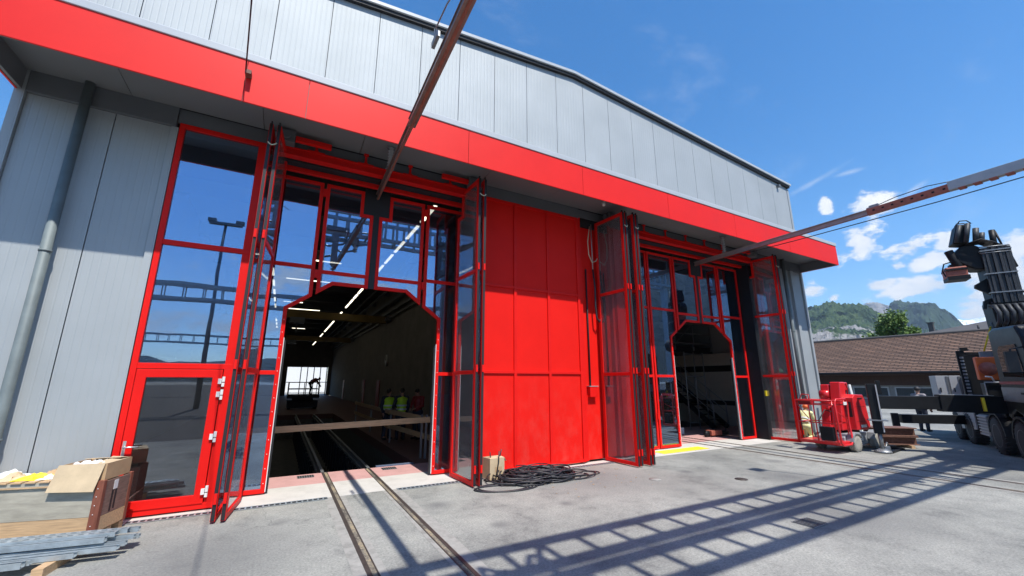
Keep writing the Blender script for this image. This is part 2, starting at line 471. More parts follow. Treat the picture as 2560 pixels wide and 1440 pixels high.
def lamp_mat(name, c, s):
    m = bpy.data.materials.new(name); m.use_nodes = True
    nt = m.node_tree; nt.nodes.clear()
    o = nt.nodes.new('ShaderNodeOutputMaterial'); e = nt.nodes.new('ShaderNodeEmission')
    e.inputs['Color'].default_value = (*c, 1); e.inputs['Strength'].default_value = s
    L(nt, e.outputs[0], o.inputs['Surface'])
    return m
M['lamp'] = lamp_mat('lit tube', (1, 0.92, 0.70), 2.2)

# ------------------------------------------------------------------ mesh helpers
class MB:
    def __init__(s):
        s.v = []; s.f = []; s.m = []; s.sm = []
    def add(s, vs, fs, mi=0, smooth=False):
        o = len(s.v)
        s.v += [tuple(v) for v in vs]
        for f in fs:
            s.f.append([i + o for i in f]); s.m.append(mi); s.sm.append(smooth)
        return s
    def box(s, x0, x1, y0, y1, z0, z1, mi=0):
        v = [(x0, y0, z0), (x1, y0, z0), (x1, y1, z0), (x0, y1, z0), (x0, y0, z1), (x1, y0, z1), (x1, y1, z1), (x0, y1, z1)]
        return s.add(v, [(3, 2, 1, 0), (4, 5, 6, 7), (0, 1, 5, 4), (1, 2, 6, 5), (2, 3, 7, 6), (3, 0, 4, 7)], mi)
    def bar(s, p, q, wd, ht, mi=0, up=(0, 0, 1)):
        p = Vector(p); q = Vector(q); d = (q - p).normalized(); up = Vector(up)
        if abs(d.dot(up)) > 0.98:
            up = Vector((0, 1, 0))
        a = d.cross(up).normalized(); b = a.cross(d).normalized()
        v = []
        for c in (p, q):
            for (i, j) in ((-1, -1), (1, -1), (1, 1), (-1, 1)):
                v.append(c + a * (wd / 2 * i) + b * (ht / 2 * j))
        return s.add(v, [(0, 1, 2, 3), (7, 6, 5, 4), (0, 4, 5, 1), (1, 5, 6, 2), (2, 6, 7, 3), (3, 7, 4, 0)], mi)
    def tube(s, pts, r, n=8, mi=0, closed=False, cap=True):
        pts = [Vector(p) for p in pts]; k = len(pts)
        rr = r if isinstance(r, (list, tuple)) else [r] * k
        vs = []; prev = None
        for i, p in enumerate(pts):
            if closed:
                d = pts[(i + 1) % k] - pts[i - 1]
            else:
                d = pts[min(i + 1, k - 1)] - pts[max(i - 1, 0)]
            d.normalize()
            if prev is None:
                a = d.orthogonal().normalized()
            else:
                a = (prev - d * prev.dot(d))
                a = a.normalized() if a.length > 1e-6 else d.orthogonal().normalized()
            prev = a; b = d.cross(a)
            for j in range(n):
                t = 2 * math.pi * j / n
                vs.append(p + (a * math.cos(t) + b * math.sin(t)) * rr[i])
        fs = []
        for i in range(k if closed else k - 1):
            i2 = (i + 1) % k
            for j in range(n):
                j2 = (j + 1) % n
                fs.append((i * n + j, i * n + j2, i2 * n + j2, i2 * n + j))
        s.add(vs, fs, mi, True)
        if cap and not closed:
            o = len(s.v) - len(vs)
            s.f.append([o + j for j in reversed(range(n))]); s.m.append(mi); s.sm.append(False)
            s.f.append([o + (k - 1) * n + j for j in range(n)]); s.m.append(mi); s.sm.append(False)
        return s
    def cyl(s, p, q, r, n=16, mi=0, r2=None):
        return s.tube([p, q], [r, r if r2 is None else r2], n, mi)
    def lathe(s, c, prof, n=16, mi=0, axis='Z'):
        c = Vector(c); vs = []
        for (r, h) in prof:
            for j in range(n):
                t = 2 * math.pi * j / n
                if axis == 'Z': vs.append(c + Vector((r * math.cos(t), r * math.sin(t), h)))
                elif axis == 'Y': vs.append(c + Vector((r * math.cos(t), h, r * math.sin(t))))
                else: vs.append(c + Vector((h, r * math.cos(t), r * math.sin(t))))
        fs = []
        for i in range(len(prof) - 1):
            for j in range(n):
                j2 = (j + 1) % n
                fs.append((i * n + j, i * n + j2, (i + 1) * n + j2, (i + 1) * n + j))
        fs.append(tuple(reversed(range(n)))); fs.append(tuple((len(prof) - 1) * n + j for j in range(n)))
        return s.add(vs, fs, mi, True)
    def prism(s, poly, y0, y1, mi=0, axis='Y'):
        n = len(poly); vs = []
        for y in (y0, y1):
            for (a, b) in poly:
                vs.append((a, y, b) if axis == 'Y' else ((y, a, b) if axis == 'X' else (a, b, y)))
        fs = [tuple(range(n)), tuple(reversed(range(n, 2 * n)))]
        for i in range(n):
            j = (i + 1) % n
            fs.append((i, i + n, j + n, j))
        return s.add(vs, fs, mi)
    def quad(s, a, b, c, d, mi=0):
        return s.add([a, b, c, d], [(0, 1, 2, 3)], mi)
    def build(s, name, mats, parent=None, bevel=0.0, loc=None):
        me = bpy.data.meshes.new(name)
        me.from_pydata(s.v, [], s.f)
        if not isinstance(mats, (list, tuple)):
            mats = [mats]
        for m in mats:
            me.materials.append(M[m] if isinstance(m, str) else m)
        for p, mi, sm in zip(me.polygons, s.m, s.sm):
            p.material_index = mi; p.use_smooth = sm
        bm = bmesh.new(); bm.from_mesh(me)
        bmesh.ops.recalc_face_normals(bm, faces=bm.faces)
        bm.to_mesh(me); bm.free()
        o = bpy.data.objects.new(name, me)
        COL.objects.link(o)
        if parent is not None:
            o.parent = parent
        if loc is not None:
            o.location = loc
        if bevel:
            b = o.modifiers.new('bevel', 'BEVEL'); b.width = bevel; b.segments = 2; b.limit_method = 'ANGLE'; b.angle_limit = R(40)
        return o
def tag(o, label=None, cat=None, group=None, kind=None):
    if label: o['label'] = label
    if cat: o['category'] = cat
    if group: o['group'] = group
    if kind: o['kind'] = kind
    return o
def thing(name, label, cat, loc=(0, 0, 0), rz=0.0, group=None):
    o = bpy.data.objects.new(name, None)
    COL.objects.link(o)
    o.empty_display_size = 0.2
    o.location = loc; o.rotation_euler = (0, 0, rz)
    return tag(o, label, cat, group)
def dup(root, loc, rz=None, label=None):
    r = root.copy(); COL.objects.link(r); r.location = loc
    if rz is not None: r.rotation_euler = (0, 0, rz)
    if label: r['label'] = label
    for ch in list(root.children):
        c = ch.copy(); COL.objects.link(c); c.parent = r
        for g in list(ch.children):
            d = g.copy(); COL.objects.link(d); d.parent = c
    return r
def offset_poly(poly, wd):
    """inward mitred offset of a simple polygon (x,z)"""
    n = len(poly)
    area = sum(poly[i][0] * poly[(i + 1) % n][1] - poly[(i + 1) % n][0] * poly[i][1] for i in range(n))
    sgn = 1 if area > 0 else -1
    out = []
    for i in range(n):
        p0 = Vector(poly[i - 1]); p1 = Vector(poly[i]); p2 = Vector(poly[(i + 1) % n])
        d1 = (p1 - p0).normalized(); d2 = (p2 - p1).normalized()
        n1 = Vector((-d1.y, d1.x)) * sgn; n2 = Vector((-d2.y, d2.x)) * sgn
        k = 1 + n1.dot(n2)
        m = (n1 + n2) / max(k, 0.2)
        out.append((p1.x + m.x * wd, p1.y + m.y * wd))
    return out
def frame_mb(poly, wd, y0, y1, mb=None):
    mb = mb or MB()
    ins = offset_poly(poly, wd); n = len(poly)
    vs = [(x, y0, z) for x, z in poly] + [(x, y0, z) for x, z in ins] + [(x, y1, z) for x, z in poly] + [(x, y1, z) for x, z in ins]
    fs = []
    for i in range(n):
        j = (i + 1) % n
        fs += [(i, j, n + j, n + i), (2 * n + j, 2 * n + i, 3 * n + i, 3 * n + j), (j, i, 2 * n + i, 2 * n + j), (n + i, n + j, 3 * n + j, 3 * n + i)]
    mb.add(vs, fs)
    return mb, ins

# ================================================================== ground
def flat(name, x0, x1, y0, y1, z, m, kind='structure'):
    mb = MB(); mb.quad((x0, y0, z), (x1, y0, z), (x1, y1, z), (x0, y1, z))
    return tag(mb.build(name, m), kind=kind)
# ground sheet with a rectangular opening for the inspection pit and the halls' own floor
def ground():
    mb = MB()
    X = [-3000, -4.25, 19.5, 3000]; Y = [-3000, -0.18, 62, 9000]
    for i in range(3):
        for j in range(3):
            if i == 1 and j == 1: continue
            mb.quad((X[i], Y[j], 0), (X[i + 1], Y[j], 0), (X[i + 1], Y[j + 1], 0), (X[i], Y[j + 1], 0))
    return tag(mb.build('yard_ground', 'asphalt'), kind='structure')
ground()
thr = MB()
thr.box(-2.3, 4.05, -0.18, 1.05, -0.3, 0.004); thr.box(4.05, 8.02, -0.18, 0.12, -0.3, 0.004); thr.box(8.02, 16.3, -0.18, 1.05, -0.3, 0.004)
tag(thr.build('threshold_slab', 'threshold'), kind='structure')
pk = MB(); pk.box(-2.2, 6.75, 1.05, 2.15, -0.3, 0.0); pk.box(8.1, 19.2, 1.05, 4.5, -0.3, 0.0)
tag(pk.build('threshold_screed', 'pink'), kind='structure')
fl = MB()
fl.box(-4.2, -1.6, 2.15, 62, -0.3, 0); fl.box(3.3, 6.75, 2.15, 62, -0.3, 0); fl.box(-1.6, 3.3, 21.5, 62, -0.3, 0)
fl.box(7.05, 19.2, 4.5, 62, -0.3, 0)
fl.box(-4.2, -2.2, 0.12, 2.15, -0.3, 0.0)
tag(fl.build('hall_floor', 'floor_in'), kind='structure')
pit = MB()
pit.box(-1.7, 3.4, 2.0, 21.6, -1.6, -1.45); pit.box(-1.7, -1.6, 2.15, 21.5, -1.45, -0.3); pit.box(3.3, 3.4, 2.15, 21.5, -1.45, -0.3)
pit.box(-1.6, 3.3, 2.0, 2.15, -1.45, -0.301); pit.box(-1.6, 3.3, 21.5, 21.6, -1.45, -0.301)
tag(pit.build('inspection_pit', 'pitwall'), kind='structure')
mt = flat('yellow_marking', 10.05, 12.12, -0.02, 0.42, 0.012, 'mat_yellow')

# rails, grooves and bedding of both tracks
def track(xc, y_in, lab):
    for s, side in ((-1, 'left'), (1, 'right')):
        t = thing('rail', '', 'rail', (xc + s * 0.515, -6, 0), 0, 'grooved rails of the two tracks')
        inner = -s
        mb = MB()
        ye = 8.15 if y_in < 3 else 10.5
        mb.box(-0.028, 0.028, -25, ye, -0.16, 0.010)
        mb.build('rail_head', 'railsteel', t, 0.006)
        g = MB(); a, b_ = sorted((inner * 0.0285, inner * 0.082))
        g.box(a, b_, -25, ye - 0.02, -0.05, 0.005); g.build('groove_fill', 'debris', t)
        e = MB(); a, b_ = sorted((inner * 0.0825, inner * 0.098))
        e.box(a, b_, -25, ye - 0.02, -0.1, 0.010); e.build('guard_edge', 'railsteel', t)
        d = MB(); d.quad((-0.16, -25, 0.0035), (0.19, -25, 0.0035), (0.19, 5.8, 0.0035), (-0.16, 5.8, 0.0035))
        d.build('bedding', 'railbed', t)
        t['label'] = lab % side
        if y_in < 3:       # rail carried on posts over the pit
            p = MB(); p.box(-0.034, 0.034, 8.15, 27.5, -0.10, 0.012); p.box(-0.075, 0.075, 8.15, 27.5, -0.16, -0.10); p.build('pit_rail', 'steel', t)
            k = 0
            y = 8.5
            while y < 27.4:
                q = MB(); q.box(-0.05, 0.05, y - 0.05, y + 0.05, -1.45, -0.16); q.box(-0.13, 0.13, y - 0.07, y + 0.07, -0.19, -0.16)
                q.build('rail_post', 'blackpaint', t); y += 0.8
track(1.605, 2, '%s rail of the track running into the open gate with the inspection pit')
track(13.2, 5, '%s rail of the far track running into the gate with the staircase')

def drain(x0, x1, y, lab):
    t = thing('drain_channel', lab, 'drain', ((x0 + x1) / 2, y, 0), 0, 'slotted drain channels along the facade')
    h = (x1 - x0) / 2
    a = MB(); a.quad((-h, -0.07, 0.0055), (h, -0.07, 0.0055), (h, 0.07, 0.0055), (-h, 0.07, 0.0055)); a.build('channel', 'black', t)
    g = MB(); x = -h
    while x < h - 0.02:
        g.box(x, x + 0.024, -0.055, 0.055, 0.006, 0.012); x += 0.085
    g.box(-h, h, -0.072, -0.06, 0.006, 0.013); g.box(-h, h, 0.06, 0.072, 0.006, 0.013)
    g.build('grating', 'zinc', t)
drain(-2.25, 0.98, -0.24, 'slotted drain channel from the pallets to the left rail')
drain(2.24, 4.6, -0.24, 'slotted drain channel between the right pit rail and the cable coil')
drain(4.7, 7.9, -0.24, 'slotted drain channel along the foot of the red wall')
for (x, y, s, lab) in ((0.72, 1.87, 0.34, 'small square floor grate left of the pit rails'), (2.55, 1.87, 0.34, 'small square floor grate right of the pit rails'),
                       (7.2, -5.2, 0.42, 'square drain grate in the gantry shadow on the yard')):
    t = thing('floor_grate', lab, 'drain grate', (x, y, 0), 0.0)
    a = MB(); a.box(-s / 2, s / 2, -s / 2.6, s / 2.6, 0.003, 0.008); a.build('grate_frame', 'steel', t)
    b_ = MB()
    for i in range(7):
        xx = -s / 2 + s * (i + 0.5) / 7; b_.box(xx - s * 0.035, xx + s * 0.035, -s / 3, s / 3, 0.008, 0.011)
    b_.build('slots', 'black', t)
t = tag(MB().lathe((9.0, -3.0, 0.004), [(0.001, 0), (0.13, 0), (0.13, 0.004), (0.001, 0.004)], 20).build('manhole_cover', 'railsteel'), 'small round iron cover set in the asphalt of the yard', 'manhole cover')
t = tag(MB().lathe((7.35, -2.1, 0.004), [(0.001, 0), (0.13, 0), (0.13, 0.004), (0.001, 0.004)], 20).build('manhole_cover', 'railbed'), 'smaller round iron cover in the asphalt in front of the red wall', 'manhole cover')

# ================================================================== the depot building
depot = thing('train_depot', 'train depot hall with pale grey ribbed cladding, red canopy band and tall red folding gates', 'depot building')
XL, XR_, APX = -4.29, 19.58, 7.2
def roof_z(x):
    return 11.74 - 0.0915 * (APX - x) if x < APX else 11.74 - 0.0700 * (x - APX)
PW = 1.0664; P0 = -3.0716
# upper wall panels
def wall_panels(xs, zb, zt, y, name, thick=0.06, gap=0.012):
    mb = MB()
    for a, b_ in zip(xs[:-1], xs[1:]):
        a2, b2 = a + gap / 2, b_ - gap / 2
        pts = [(a2, zb)]
        pts.append((b2, zb)); pts.append((b2, zt(b2)))
        if a2 < APX < b2: pts.append((APX, zt(APX)))
        pts.append((a2, zt(a2)))
        mb.prism(pts, y, y + thick)
    return mb.build(name, 'panel', depot, 0.004)
xs = [XL + 0.12] + [P0 + PW * k for k in range(-1, 22) if XL + 0.3 < P0 + PW * k < XR_ - 0.3] + [XR_ - 0.14]
wall_panels(xs, 7.3, lambda x: roof_z(x) - 0.105, 0.0, 'upper_wall')
bk = MB(); bk.prism([(XL, 6.6), (XR_, 6.6), (XR_, roof_z(XR_) - 0.1), (APX, roof_z(APX) - 0.1), (XL, roof_z(XL) - 0.1)], 0.065, 0.3)
bk.build('gable_core', 'black', depot)
# edge trims of the gable
e = MB()
for s, (a, b_) in enumerate(((XL - 0.05, APX), (APX, XR_ + 0.05))):
    za, zb = roof_z(a), roof_z(b_)
    e.prism([(a, za - 0.0), (b_, zb - 0.0), (b_, zb + 0.09), (a, za + 0.09)], -0.14, 0.2)
e.build('verge_flashing', 'flash', depot)
e = MB()
for (a, b_) in ((XL, APX), (APX, XR_)):
    e.prism([(a, roof_z(a) - 0.10), (b_, roof_z(b_) - 0.10), (b_, roof_z(b_) - 0.001), (a, roof_z(a) - 0.001)], -0.09, 0.06)
e.build('verge_shadow_gap', 'black', depot)
e = MB(); e.box(XR_ - 0.13, XR_ + 0.012, -0.012, 0.14, 0.0, roof_z(XR_) - 0.14); e.build('corner_trim', 'panel', depot)
e = MB(); e.box(XL - 0.012, XL + 0.11, -0.012, 0.14, 0.0, roof_z(XL) - 0.14); e.build('corner_trim', 'panel', depot)
e = MB(); e.box(18.6, 18.75, -0.13, -0.02, 10.62, 10.72); e.build('vent_hood', 'darkgrey', depot)
# roof, side walls, rear wall
r = MB()
r.quad((XL - 0.05, 0.2, roof_z(XL) + 0.05), (APX, 0.2, roof_z(APX) + 0.05), (APX, 62, roof_z(APX) + 0.05), (XL - 0.05, 62, roof_z(XL) + 0.05))
r.quad((XR_ + 0.05, 0.2, roof_z(XR_) + 0.05), (APX, 0.2, roof_z(APX) + 0.05), (APX, 62, roof_z(APX) + 0.05), (XR_ + 0.05, 62, roof_z(XR_) + 0.05))
r.build('roof', 'roofsheet', depot)
sw = MB(); sw.box(XR_ - 0.25, XR_, 0.14, 62, 0, roof_z(XR_)); sw.build('side_wall', 'panel', depot)
sw = MB(); sw.box(XL, XL + 0.25, 0.14, 62, 0, roof_z(XL)); sw.build('side_wall', 'panel', depot)
rw = MB(); rw.prism([(XL + 0.25, 4.2), (XR_ - 0.25, 4.2), (XR_ - 0.25, roof_z(XR_)), (APX, roof_z(APX)), (XL + 0.25, roof_z(XL))], 61.7, 62)
rw.box(XL + 0.25, 0.6, 61.7, 62, 0, 4.2); rw.box(6.3, XR_ - 0.25, 61.7, 62, 0, 4.2)
rw.build('rear_wall', 'concrete_in', depot)
mu = MB()
for x in (0.6, 2.5, 3.4, 4.3, 5.2, 6.1): mu.box(x, x + 0.12, 61.75, 61.9, 0, 4.2)
mu.box(0.6, 6.3, 61.76, 61.89, 1.9, 2.0); mu.build('rear_gate_frame', 'blackpaint', depot)
iw = MB(); iw.box(6.8, 7.0, 0.32, 61.7, 0, 10.0); iw.build('partition_wall', 'concrete_in', depot)
ce = MB()
ce.box(XL + 0.25, 6.8, 0.31, 61.7, 9.3, 9.4); ce.box(7.0, XR_ - 0.25, 0.31, 61.7, 9.3, 9.4)
for k in range(12): ce.box(XL + 0.25, 6.8, 3.5 + k * 5, 3.8 + k * 5, 8.7, 9.3)
ce.build('hall_ceiling', 'ceil', depot)
du = MB()
for (x, z, wd) in ((6.4, 7.7, 0.25), (6.55, 7.1, 0.16), (6.6, 6.7, 0.1), (5.9, 8.3, 0.12), (5.3, 8.4, 0.10)):
    du.bar((x, 0.6, z), (x, 61, z), wd, wd)
du.build('cable_tray', 'darkgrey', depot)
fz = [(24.5, 2.15), (31.0, 2.2), (45, 2.2)]
for (y, h) in fz:
    d_ = MB(); d_.box(6.74, 6.79, y, y + 1.1, 0.01, h); d_.build('hall_door', 'darkred', depot)
ck = MB().lathe((6.74, 22.5, 3.6), [(0.001, -0.04), (0.42, -0.04), (0.42, 0.04), (0.001, 0.04)], 24, 0, 'X'); ck.build('wall_clock', 'lightgrey', depot)
ck = MB(); ck.box(6.66, 6.69, 22.49, 22.51, 3.6, 3.9); ck.box(6.66, 6.69, 22.3, 22.5, 3.59, 3.61); ck.build('clock_hands', 'black', depot)
# ---- canopy: fascia sheets, cap, soffit
FB, FT, FY = 6.728, 7.535, -1.43
seam = [-4.30, -1.0973, -0.128 + 0.0, 3.067, 6.253, 9.442, 12.671, 15.943, 19.53]
fa = MB()
for a, b_ in zip(seam[:-1], seam[1:]):
    fa.box(a + 0.004, b_ - 0.004, FY, FY + 0.03, FB, FT)
fa.box(19.50, 19.53, FY + 0.031, -0.01, FB, FT); fa.box(-4.30, -4.27, FY + 0.031, -0.01, FB, FT)
fa.build('canopy_fascia', 'fascia', depot, 0.003)
fi = MB(); fi.box(-4.27, 19.50, FY + 0.031, FY + 0.06, FB + 0.012, FT - 0.01); fi.box(19.46, 19.499, FY + 0.06, -0.01, FB + 0.012, FT - 0.01); fi.box(-4.269, -4.22, FY + 0.06, -0.01, FB + 0.012, FT - 0.01)
fi.build('fascia_back', 'soffit', depot)
cp_ = MB(); cp_.box(-4.33, 19.56, FY - 0.02, -0.001, FT + 0.002, FT + 0.14); cp_.build('canopy_cap', 'flash', depot, 0.01)
so = MB()
ss = [-4.22, -2.9, -0.85, 1.0, 3.95, 6.0, 7.9, 10.3, 13.0, 15.9, 19.46]
for a, b_ in zip(ss[:-1], ss[1:]): so.box(a + 0.005, b_ - 0.005, FY + 0.062, -0.03, 7.1, 7.13)
so.build('canopy_soffit', 'soffit', depot)
sb = MB(); sb.box(-4.22, 19.46, FY + 0.062, -0.03, 7.14, 7.16); sb.build('soffit_core', 'black', depot)
hs = MB(); hs.box(XL + 0.12, -2.22, -0.03, 0.06, 6.72, 7.10); hs.box(-2.215, -0.78, 0.0, 0.06, 6.815, 7.10); hs.box(3.98, 7.2, -0.02, 0.06, 6.80, 7.10)
hs.box(17.6, XR_ - 0.14, -0.03, 0.06, 6.72, 7.10); hs.box(16.2, 17.595, 0.0, 0.06, 6.815, 7.10); hs.box(-0.78, 3.98, 0.02, 0.06, 6.86, 7.10); hs.box(7.2, 16.2, 0.02, 0.06, 6.86, 7.10)
hs.build('header_strip', 'darkgrey', depot, 0.004)
# ---- lower walls
def lower(xs, name):
    mb = MB()
    for a, b_ in zip(xs[:-1], xs[1:]): mb.box(a + 0.006, b_ - 0.006, 0.05, 0.11, 0.10, 6.72)
    mb.build(name, 'panel', depot, 0.004)
    q = MB(); q.box(xs[0], xs[-1], 0.112, 0.3, 0.0, 6.72); q.build('wall_core', 'black', depot)
lower([XL + 0.11, P0, -2.24], 'lower_wall'); lower([17.62, 18.5, XR_ - 0.13], 'lower_wall')
tr = MB(); tr.box(-2.29, -2.185, 0.0, 0.09, 0.05, 6.71); tr.build('reveal_trim', 'panel', depot)
dp = MB(); dp.tube([(-3.43, -0.10, 7.1), (-3.43, -0.10, 0.25), (-3.43, -0.10, 0.05)], 0.068, 14)
dp.lathe((-3.43, -0.10, 4.05), [(0.07, 0), (0.078, 0), (0.078, 0.03), (0.07, 0.03)], 14); dp.lathe((-3.43, -0.10, 1.25), [(0.07, 0), (0.078, 0), (0.078, 0.03), (0.07, 0.03)], 14)
dp.build('downpipe', 'pipe', depot)
dp = MB(); dp.tube([(17.95, -0.10, 7.1), (17.95, -0.10, 0.05)], 0.068, 14); dp.lathe((17.95, -0.10, 4.05), [(0.07, 0), (0.08, 0), (0.08, 0.03), (0.07, 0.03)], 14); dp.build('downpipe', 'pipe', depot)
cb = MB(); cb.box(18.55, 18.75, -0.05, 0.045, 0.1, 6.7); cb.build('cable_duct', 'panel', depot)
# ---- central red wall
rwl = MB(); rwl.box(4.0, 7.16, 0.0, 0.3, 0.05, 6.79); rwl.build('red_wall', 'redwall', depot)
gr_ = MB()
for x in (4.03, 5.04, 6.075, 7.10):
    gr_.box(x - 0.04, x + 0.04, -0.04, -0.0005, 0.05, 6.79)
xsx = [4.075, 4.995, 5.085, 6.03, 6.12, 7.055]
for z in (0.085, 2.30, 4.44, 6.755):
    for a, b_ in ((4.075, 4.995), (5.085, 6.03), (6.12, 7.055)): gr_.box(a - 0.004, b_ + 0.004, -0.036, -0.0005, z - 0.035, z + 0.035)
gr_.build('red_wall_grid', 'red', depot, 0.004)
rc = MB(); rc.box(7.16, 8.02, 0.15, 0.3, 0.05, 6.85); rc.build('recess_panel', 'redwall', depot)
rc = MB(); rc.box(7.17, 7.28, 0.02, 0.149, 0.05, 6.85); rc.build('recess_post', 'red', depot, 0.005)
bx = MB(); bx.box(7.42, 7.68, 0.03, 0.15, 1.66, 1.94); bx.build('switch_box', 'red', depot, 0.008)
bx = MB(); bx.box(7.39, 7.71, 0.02, 0.15, 1.942, 1.955); bx.build('switch_box_lid', 'lightgrey', depot)
cn = MB(); cn.tube([(7.50, 0.11, 1.95), (7.50, 0.11, 5.3)], 0.022, 8); cn.build('conduit', 'black', depot)
cn = MB(); cn.tube([(7.72, 0.05, 6.72), (7.72, 0.05, 5.3)], 0.018, 8); cn.build('conduit', 'alu', depot)
cn = MB(); cn.tube([(7.72, 0.05, 5.3), (7.73, 0.0, 4.75), (7.70, -0.02, 4.2), (7.72, -0.03, 3.85), (7.80, -0.03, 3.74), (7.90, -0.0, 3.85), (7.95, 0.03, 4.6), (7.95, 0.06, 5.2)], 0.026, 8); cn.build('drive_cable', 'cable', depot)
cn = MB(); cn.tube([(7.58, -0.05, 6.6), (7.48, -0.06, 6.1), (7.5, -0.06, 5.7), (7.62, -0.05, 5.48), (7.78, -0.03, 5.55), (7.93, 0.0, 5.75)], 0.013, 6); cn.build('earth_cable', 'cream', depot)
# ---- entrance bays
def bay(x0, sg, sign):
    """x0 = outer edge, sg = direction towards the gate"""
    def X(a, b_): return tuple(sorted((x0 + sg * a, x0 + sg * b_)))
    a, b_ = X(0, 1.47)
    eb, _ = frame_mb([(a, 0.03), (b_, 0.03), (b_, 6.81), (a, 6.81)], 0.085, -0.01, 0.10)
    for z in (4.44, 2.29): p, q = X(0.085, 1.385); eb.box(p, q, -0.005, 0.095, z, z + 0.09)
    p, q = X(1.27, 1.385)
    for (z0, z1) in ((2.38, 4.44), (4.53, 6.725), (0.115, 2.29)): eb.box(p, q, -0.003, 0.093, z0, z1)
    win = eb.build('entrance_frame', 'red', depot, 0.004)
    for (z0, z1) in ((4.53, 6.725), (2.38, 4.44)):
        g = MB(); p, q = X(0.085, 1.27); g.box(p, q, 0.035, 0.05, z0, z1); g.build('window_pane', 'glass', win)
    p, q = X(0.095, 1.26)
    df, ins = frame_mb([(p, 0.115), (q, 0.115), (q, 2.28), (p, 2.28)], 0.135, -0.025, 0.06)
    door = df.build('entrance_door', 'red', depot, 0.004)
    g = MB(); g.prism(ins, 0.01, 0.025); g.build('door_pane', 'glass_door', door)
    h = MB(); p, q = X(0.11, 0.15); h.box(p, q, -0.032, -0.026, 0.86, 1.16); h.build('lock_plate', 'inox', door)
    h = MB(); h.tube([(x0 + sg * 0.13, -0.03, 1.07), (x0 + sg * 0.13, -0.09, 1.07), (x0 + sg * 0.17, -0.1, 1.07), (x0 + sg * 0.32, -0.1, 1.07)], 0.012, 8); h.build('handle', 'inox', door)
    for z in (2.08, 1.86, 1.16, 0.30):
        h = MB(); p, q = X(1.215, 1.265); h.box(p, q, -0.06, -0.026, z - 0.045, z + 0.045); p, q = X(1.27, 1.31); h.box(p, q, -0.05, -0.004, z - 0.01, z + 0.08); h.box(p, q, -0.05, -0.004, z - 0.09, z - 0.025); h.build('hinge', 'white', door)
    if sign == 'paper':
        g = MB(); g.box(-1.62, -1.42, 0.055, 0.06, 2.42, 2.62); g.build('window_sign', 'lightgrey', win)
        g = MB(); g.tube([(-2.05, 0.07, 2.44), (-1.6, 0.07, 2.46)], 0.018, 8); g.build('window_opener', 'white', win)
    else:
        M['exitgreen'] = simple('green sign', (0.02, 0.30, 0.14), 0.4)
        g = MB(); g.box(16.75, 17.0, 0.026, 0.034, 2.42, 2.56); s_ = g.build('exit_sign', 'exitgreen', win)
        g = MB(); g.box(16.79, 16.83, 0.020, 0.0255, 2.45, 2.53); g.box(16.85, 16.95, 0.020, 0.0255, 2.475, 2.495); g.prism([(16.93, 2.46), (16.97, 2.485), (16.93, 2.51)], 0.0202, 0.0253); g.build('pictogram', 'white', s_)
bay(-2.17, 1, 'paper'); bay(17.60, -1, 'exit')
# red pier between the entrance bay and the left gate, and black reveal columns of the gates
pr_ = MB(); pr_.box(-0.698, -0.62, 0.0, 0.7, 0.03, 6.85); pr_.build('gate_pier', 'red', depot)
for (a, b_, c_) in ((3.92, 3.998, 0.03), (8.03, 8.1, 0.31), (15.74, 16.12, 0.15)):
    rv = MB(); rv.box(a, b_, c_, 0.7, 0.02, 6.85); rv.build('gate_reveal', 'blackpaint', depot)
cn = MB(); cn.box(15.80, 16.0, 0.10, 0.149, 1.55, 1.74); cn.build('reveal_switch', 'yellow', depot)

# ---- gate heads
def gate_head(x0, x1, notch_x):
    b1 = MB(); b1.box(x0, x1, 0.45, 0.7, 6.60, 7.1); b1.box(x0, x1, 0.07, 0.45, 6.87, 7.1); b1.build('gate_lintel', 'black', depot)
    tb = MB(); tb.box(x0 + 0.02, x1 - 0.02, -0.06, 0.06, 6.66, 6.80); tb.box(x0 + 0.02, x1 - 0.02, -0.12, 0.1, 6.64, 6.659); tb.box(x0 + 0.02, x1 - 0.02, -0.10, 0.08, 6.801, 6.83)
    tb.build('track_beam', 'red', depot, 0.004)
    t2 = MB(); t2.box(x0 + 0.02, x1 - 0.02, 0.34, 0.44, 6.53, 6.63); t2.build('head_rail', 'red', depot, 0.004)
    n = max(3, round((x1 - x0) / 1.15))
    for k in range(n):
        x = x0 + (k + 0.75) * (x1 - x0) / (n + 0.5)
        br = MB(); br.box(x - 0.17, x + 0.17, -0.10, 0.08, 6.831, 6.85); br.box(x - 0.04, x + 0.04, -0.09, 0.07, 6.851, 6.88); br.box(x - 0.025, x + 0.025, -0.06, -0.03, 6.88, 7.06); br.box(x - 0.05, x + 0.05, -0.09, -0.02, 7.06, 7.098)
        br.build('track_bracket', 'red', depot, 0.004)
    for xm, s in ((x0 + 0.18, 1), (x1 - 0.18, -1)):
        mo = MB(); mo.box(xm - 0.16, xm + 0.16, -0.34, -0.12, 6.80, 7.06); mo.cyl((xm, -0.345, 6.93), (xm, -0.40, 6.93), 0.09, 14); mo.cyl((xm - 0.25 * s, -0.23, 6.95), (xm - 0.05 * s, -0.23, 6.95), 0.08, 12)
        mo.build('gate_drive', 'darkgrey', depot, 0.01)
        ar = MB(); a, b_ = sorted((xm + 0.17 * s, xm + 0.85 * s)); ar.box(a, b_, -0.27, -0.17, 6.90, 7.0); ar.build('drive_arm', 'red', depot, 0.005)
gate_head(-0.62, 3.92, 1.58); gate_head(8.1, 15.74, 13.2)

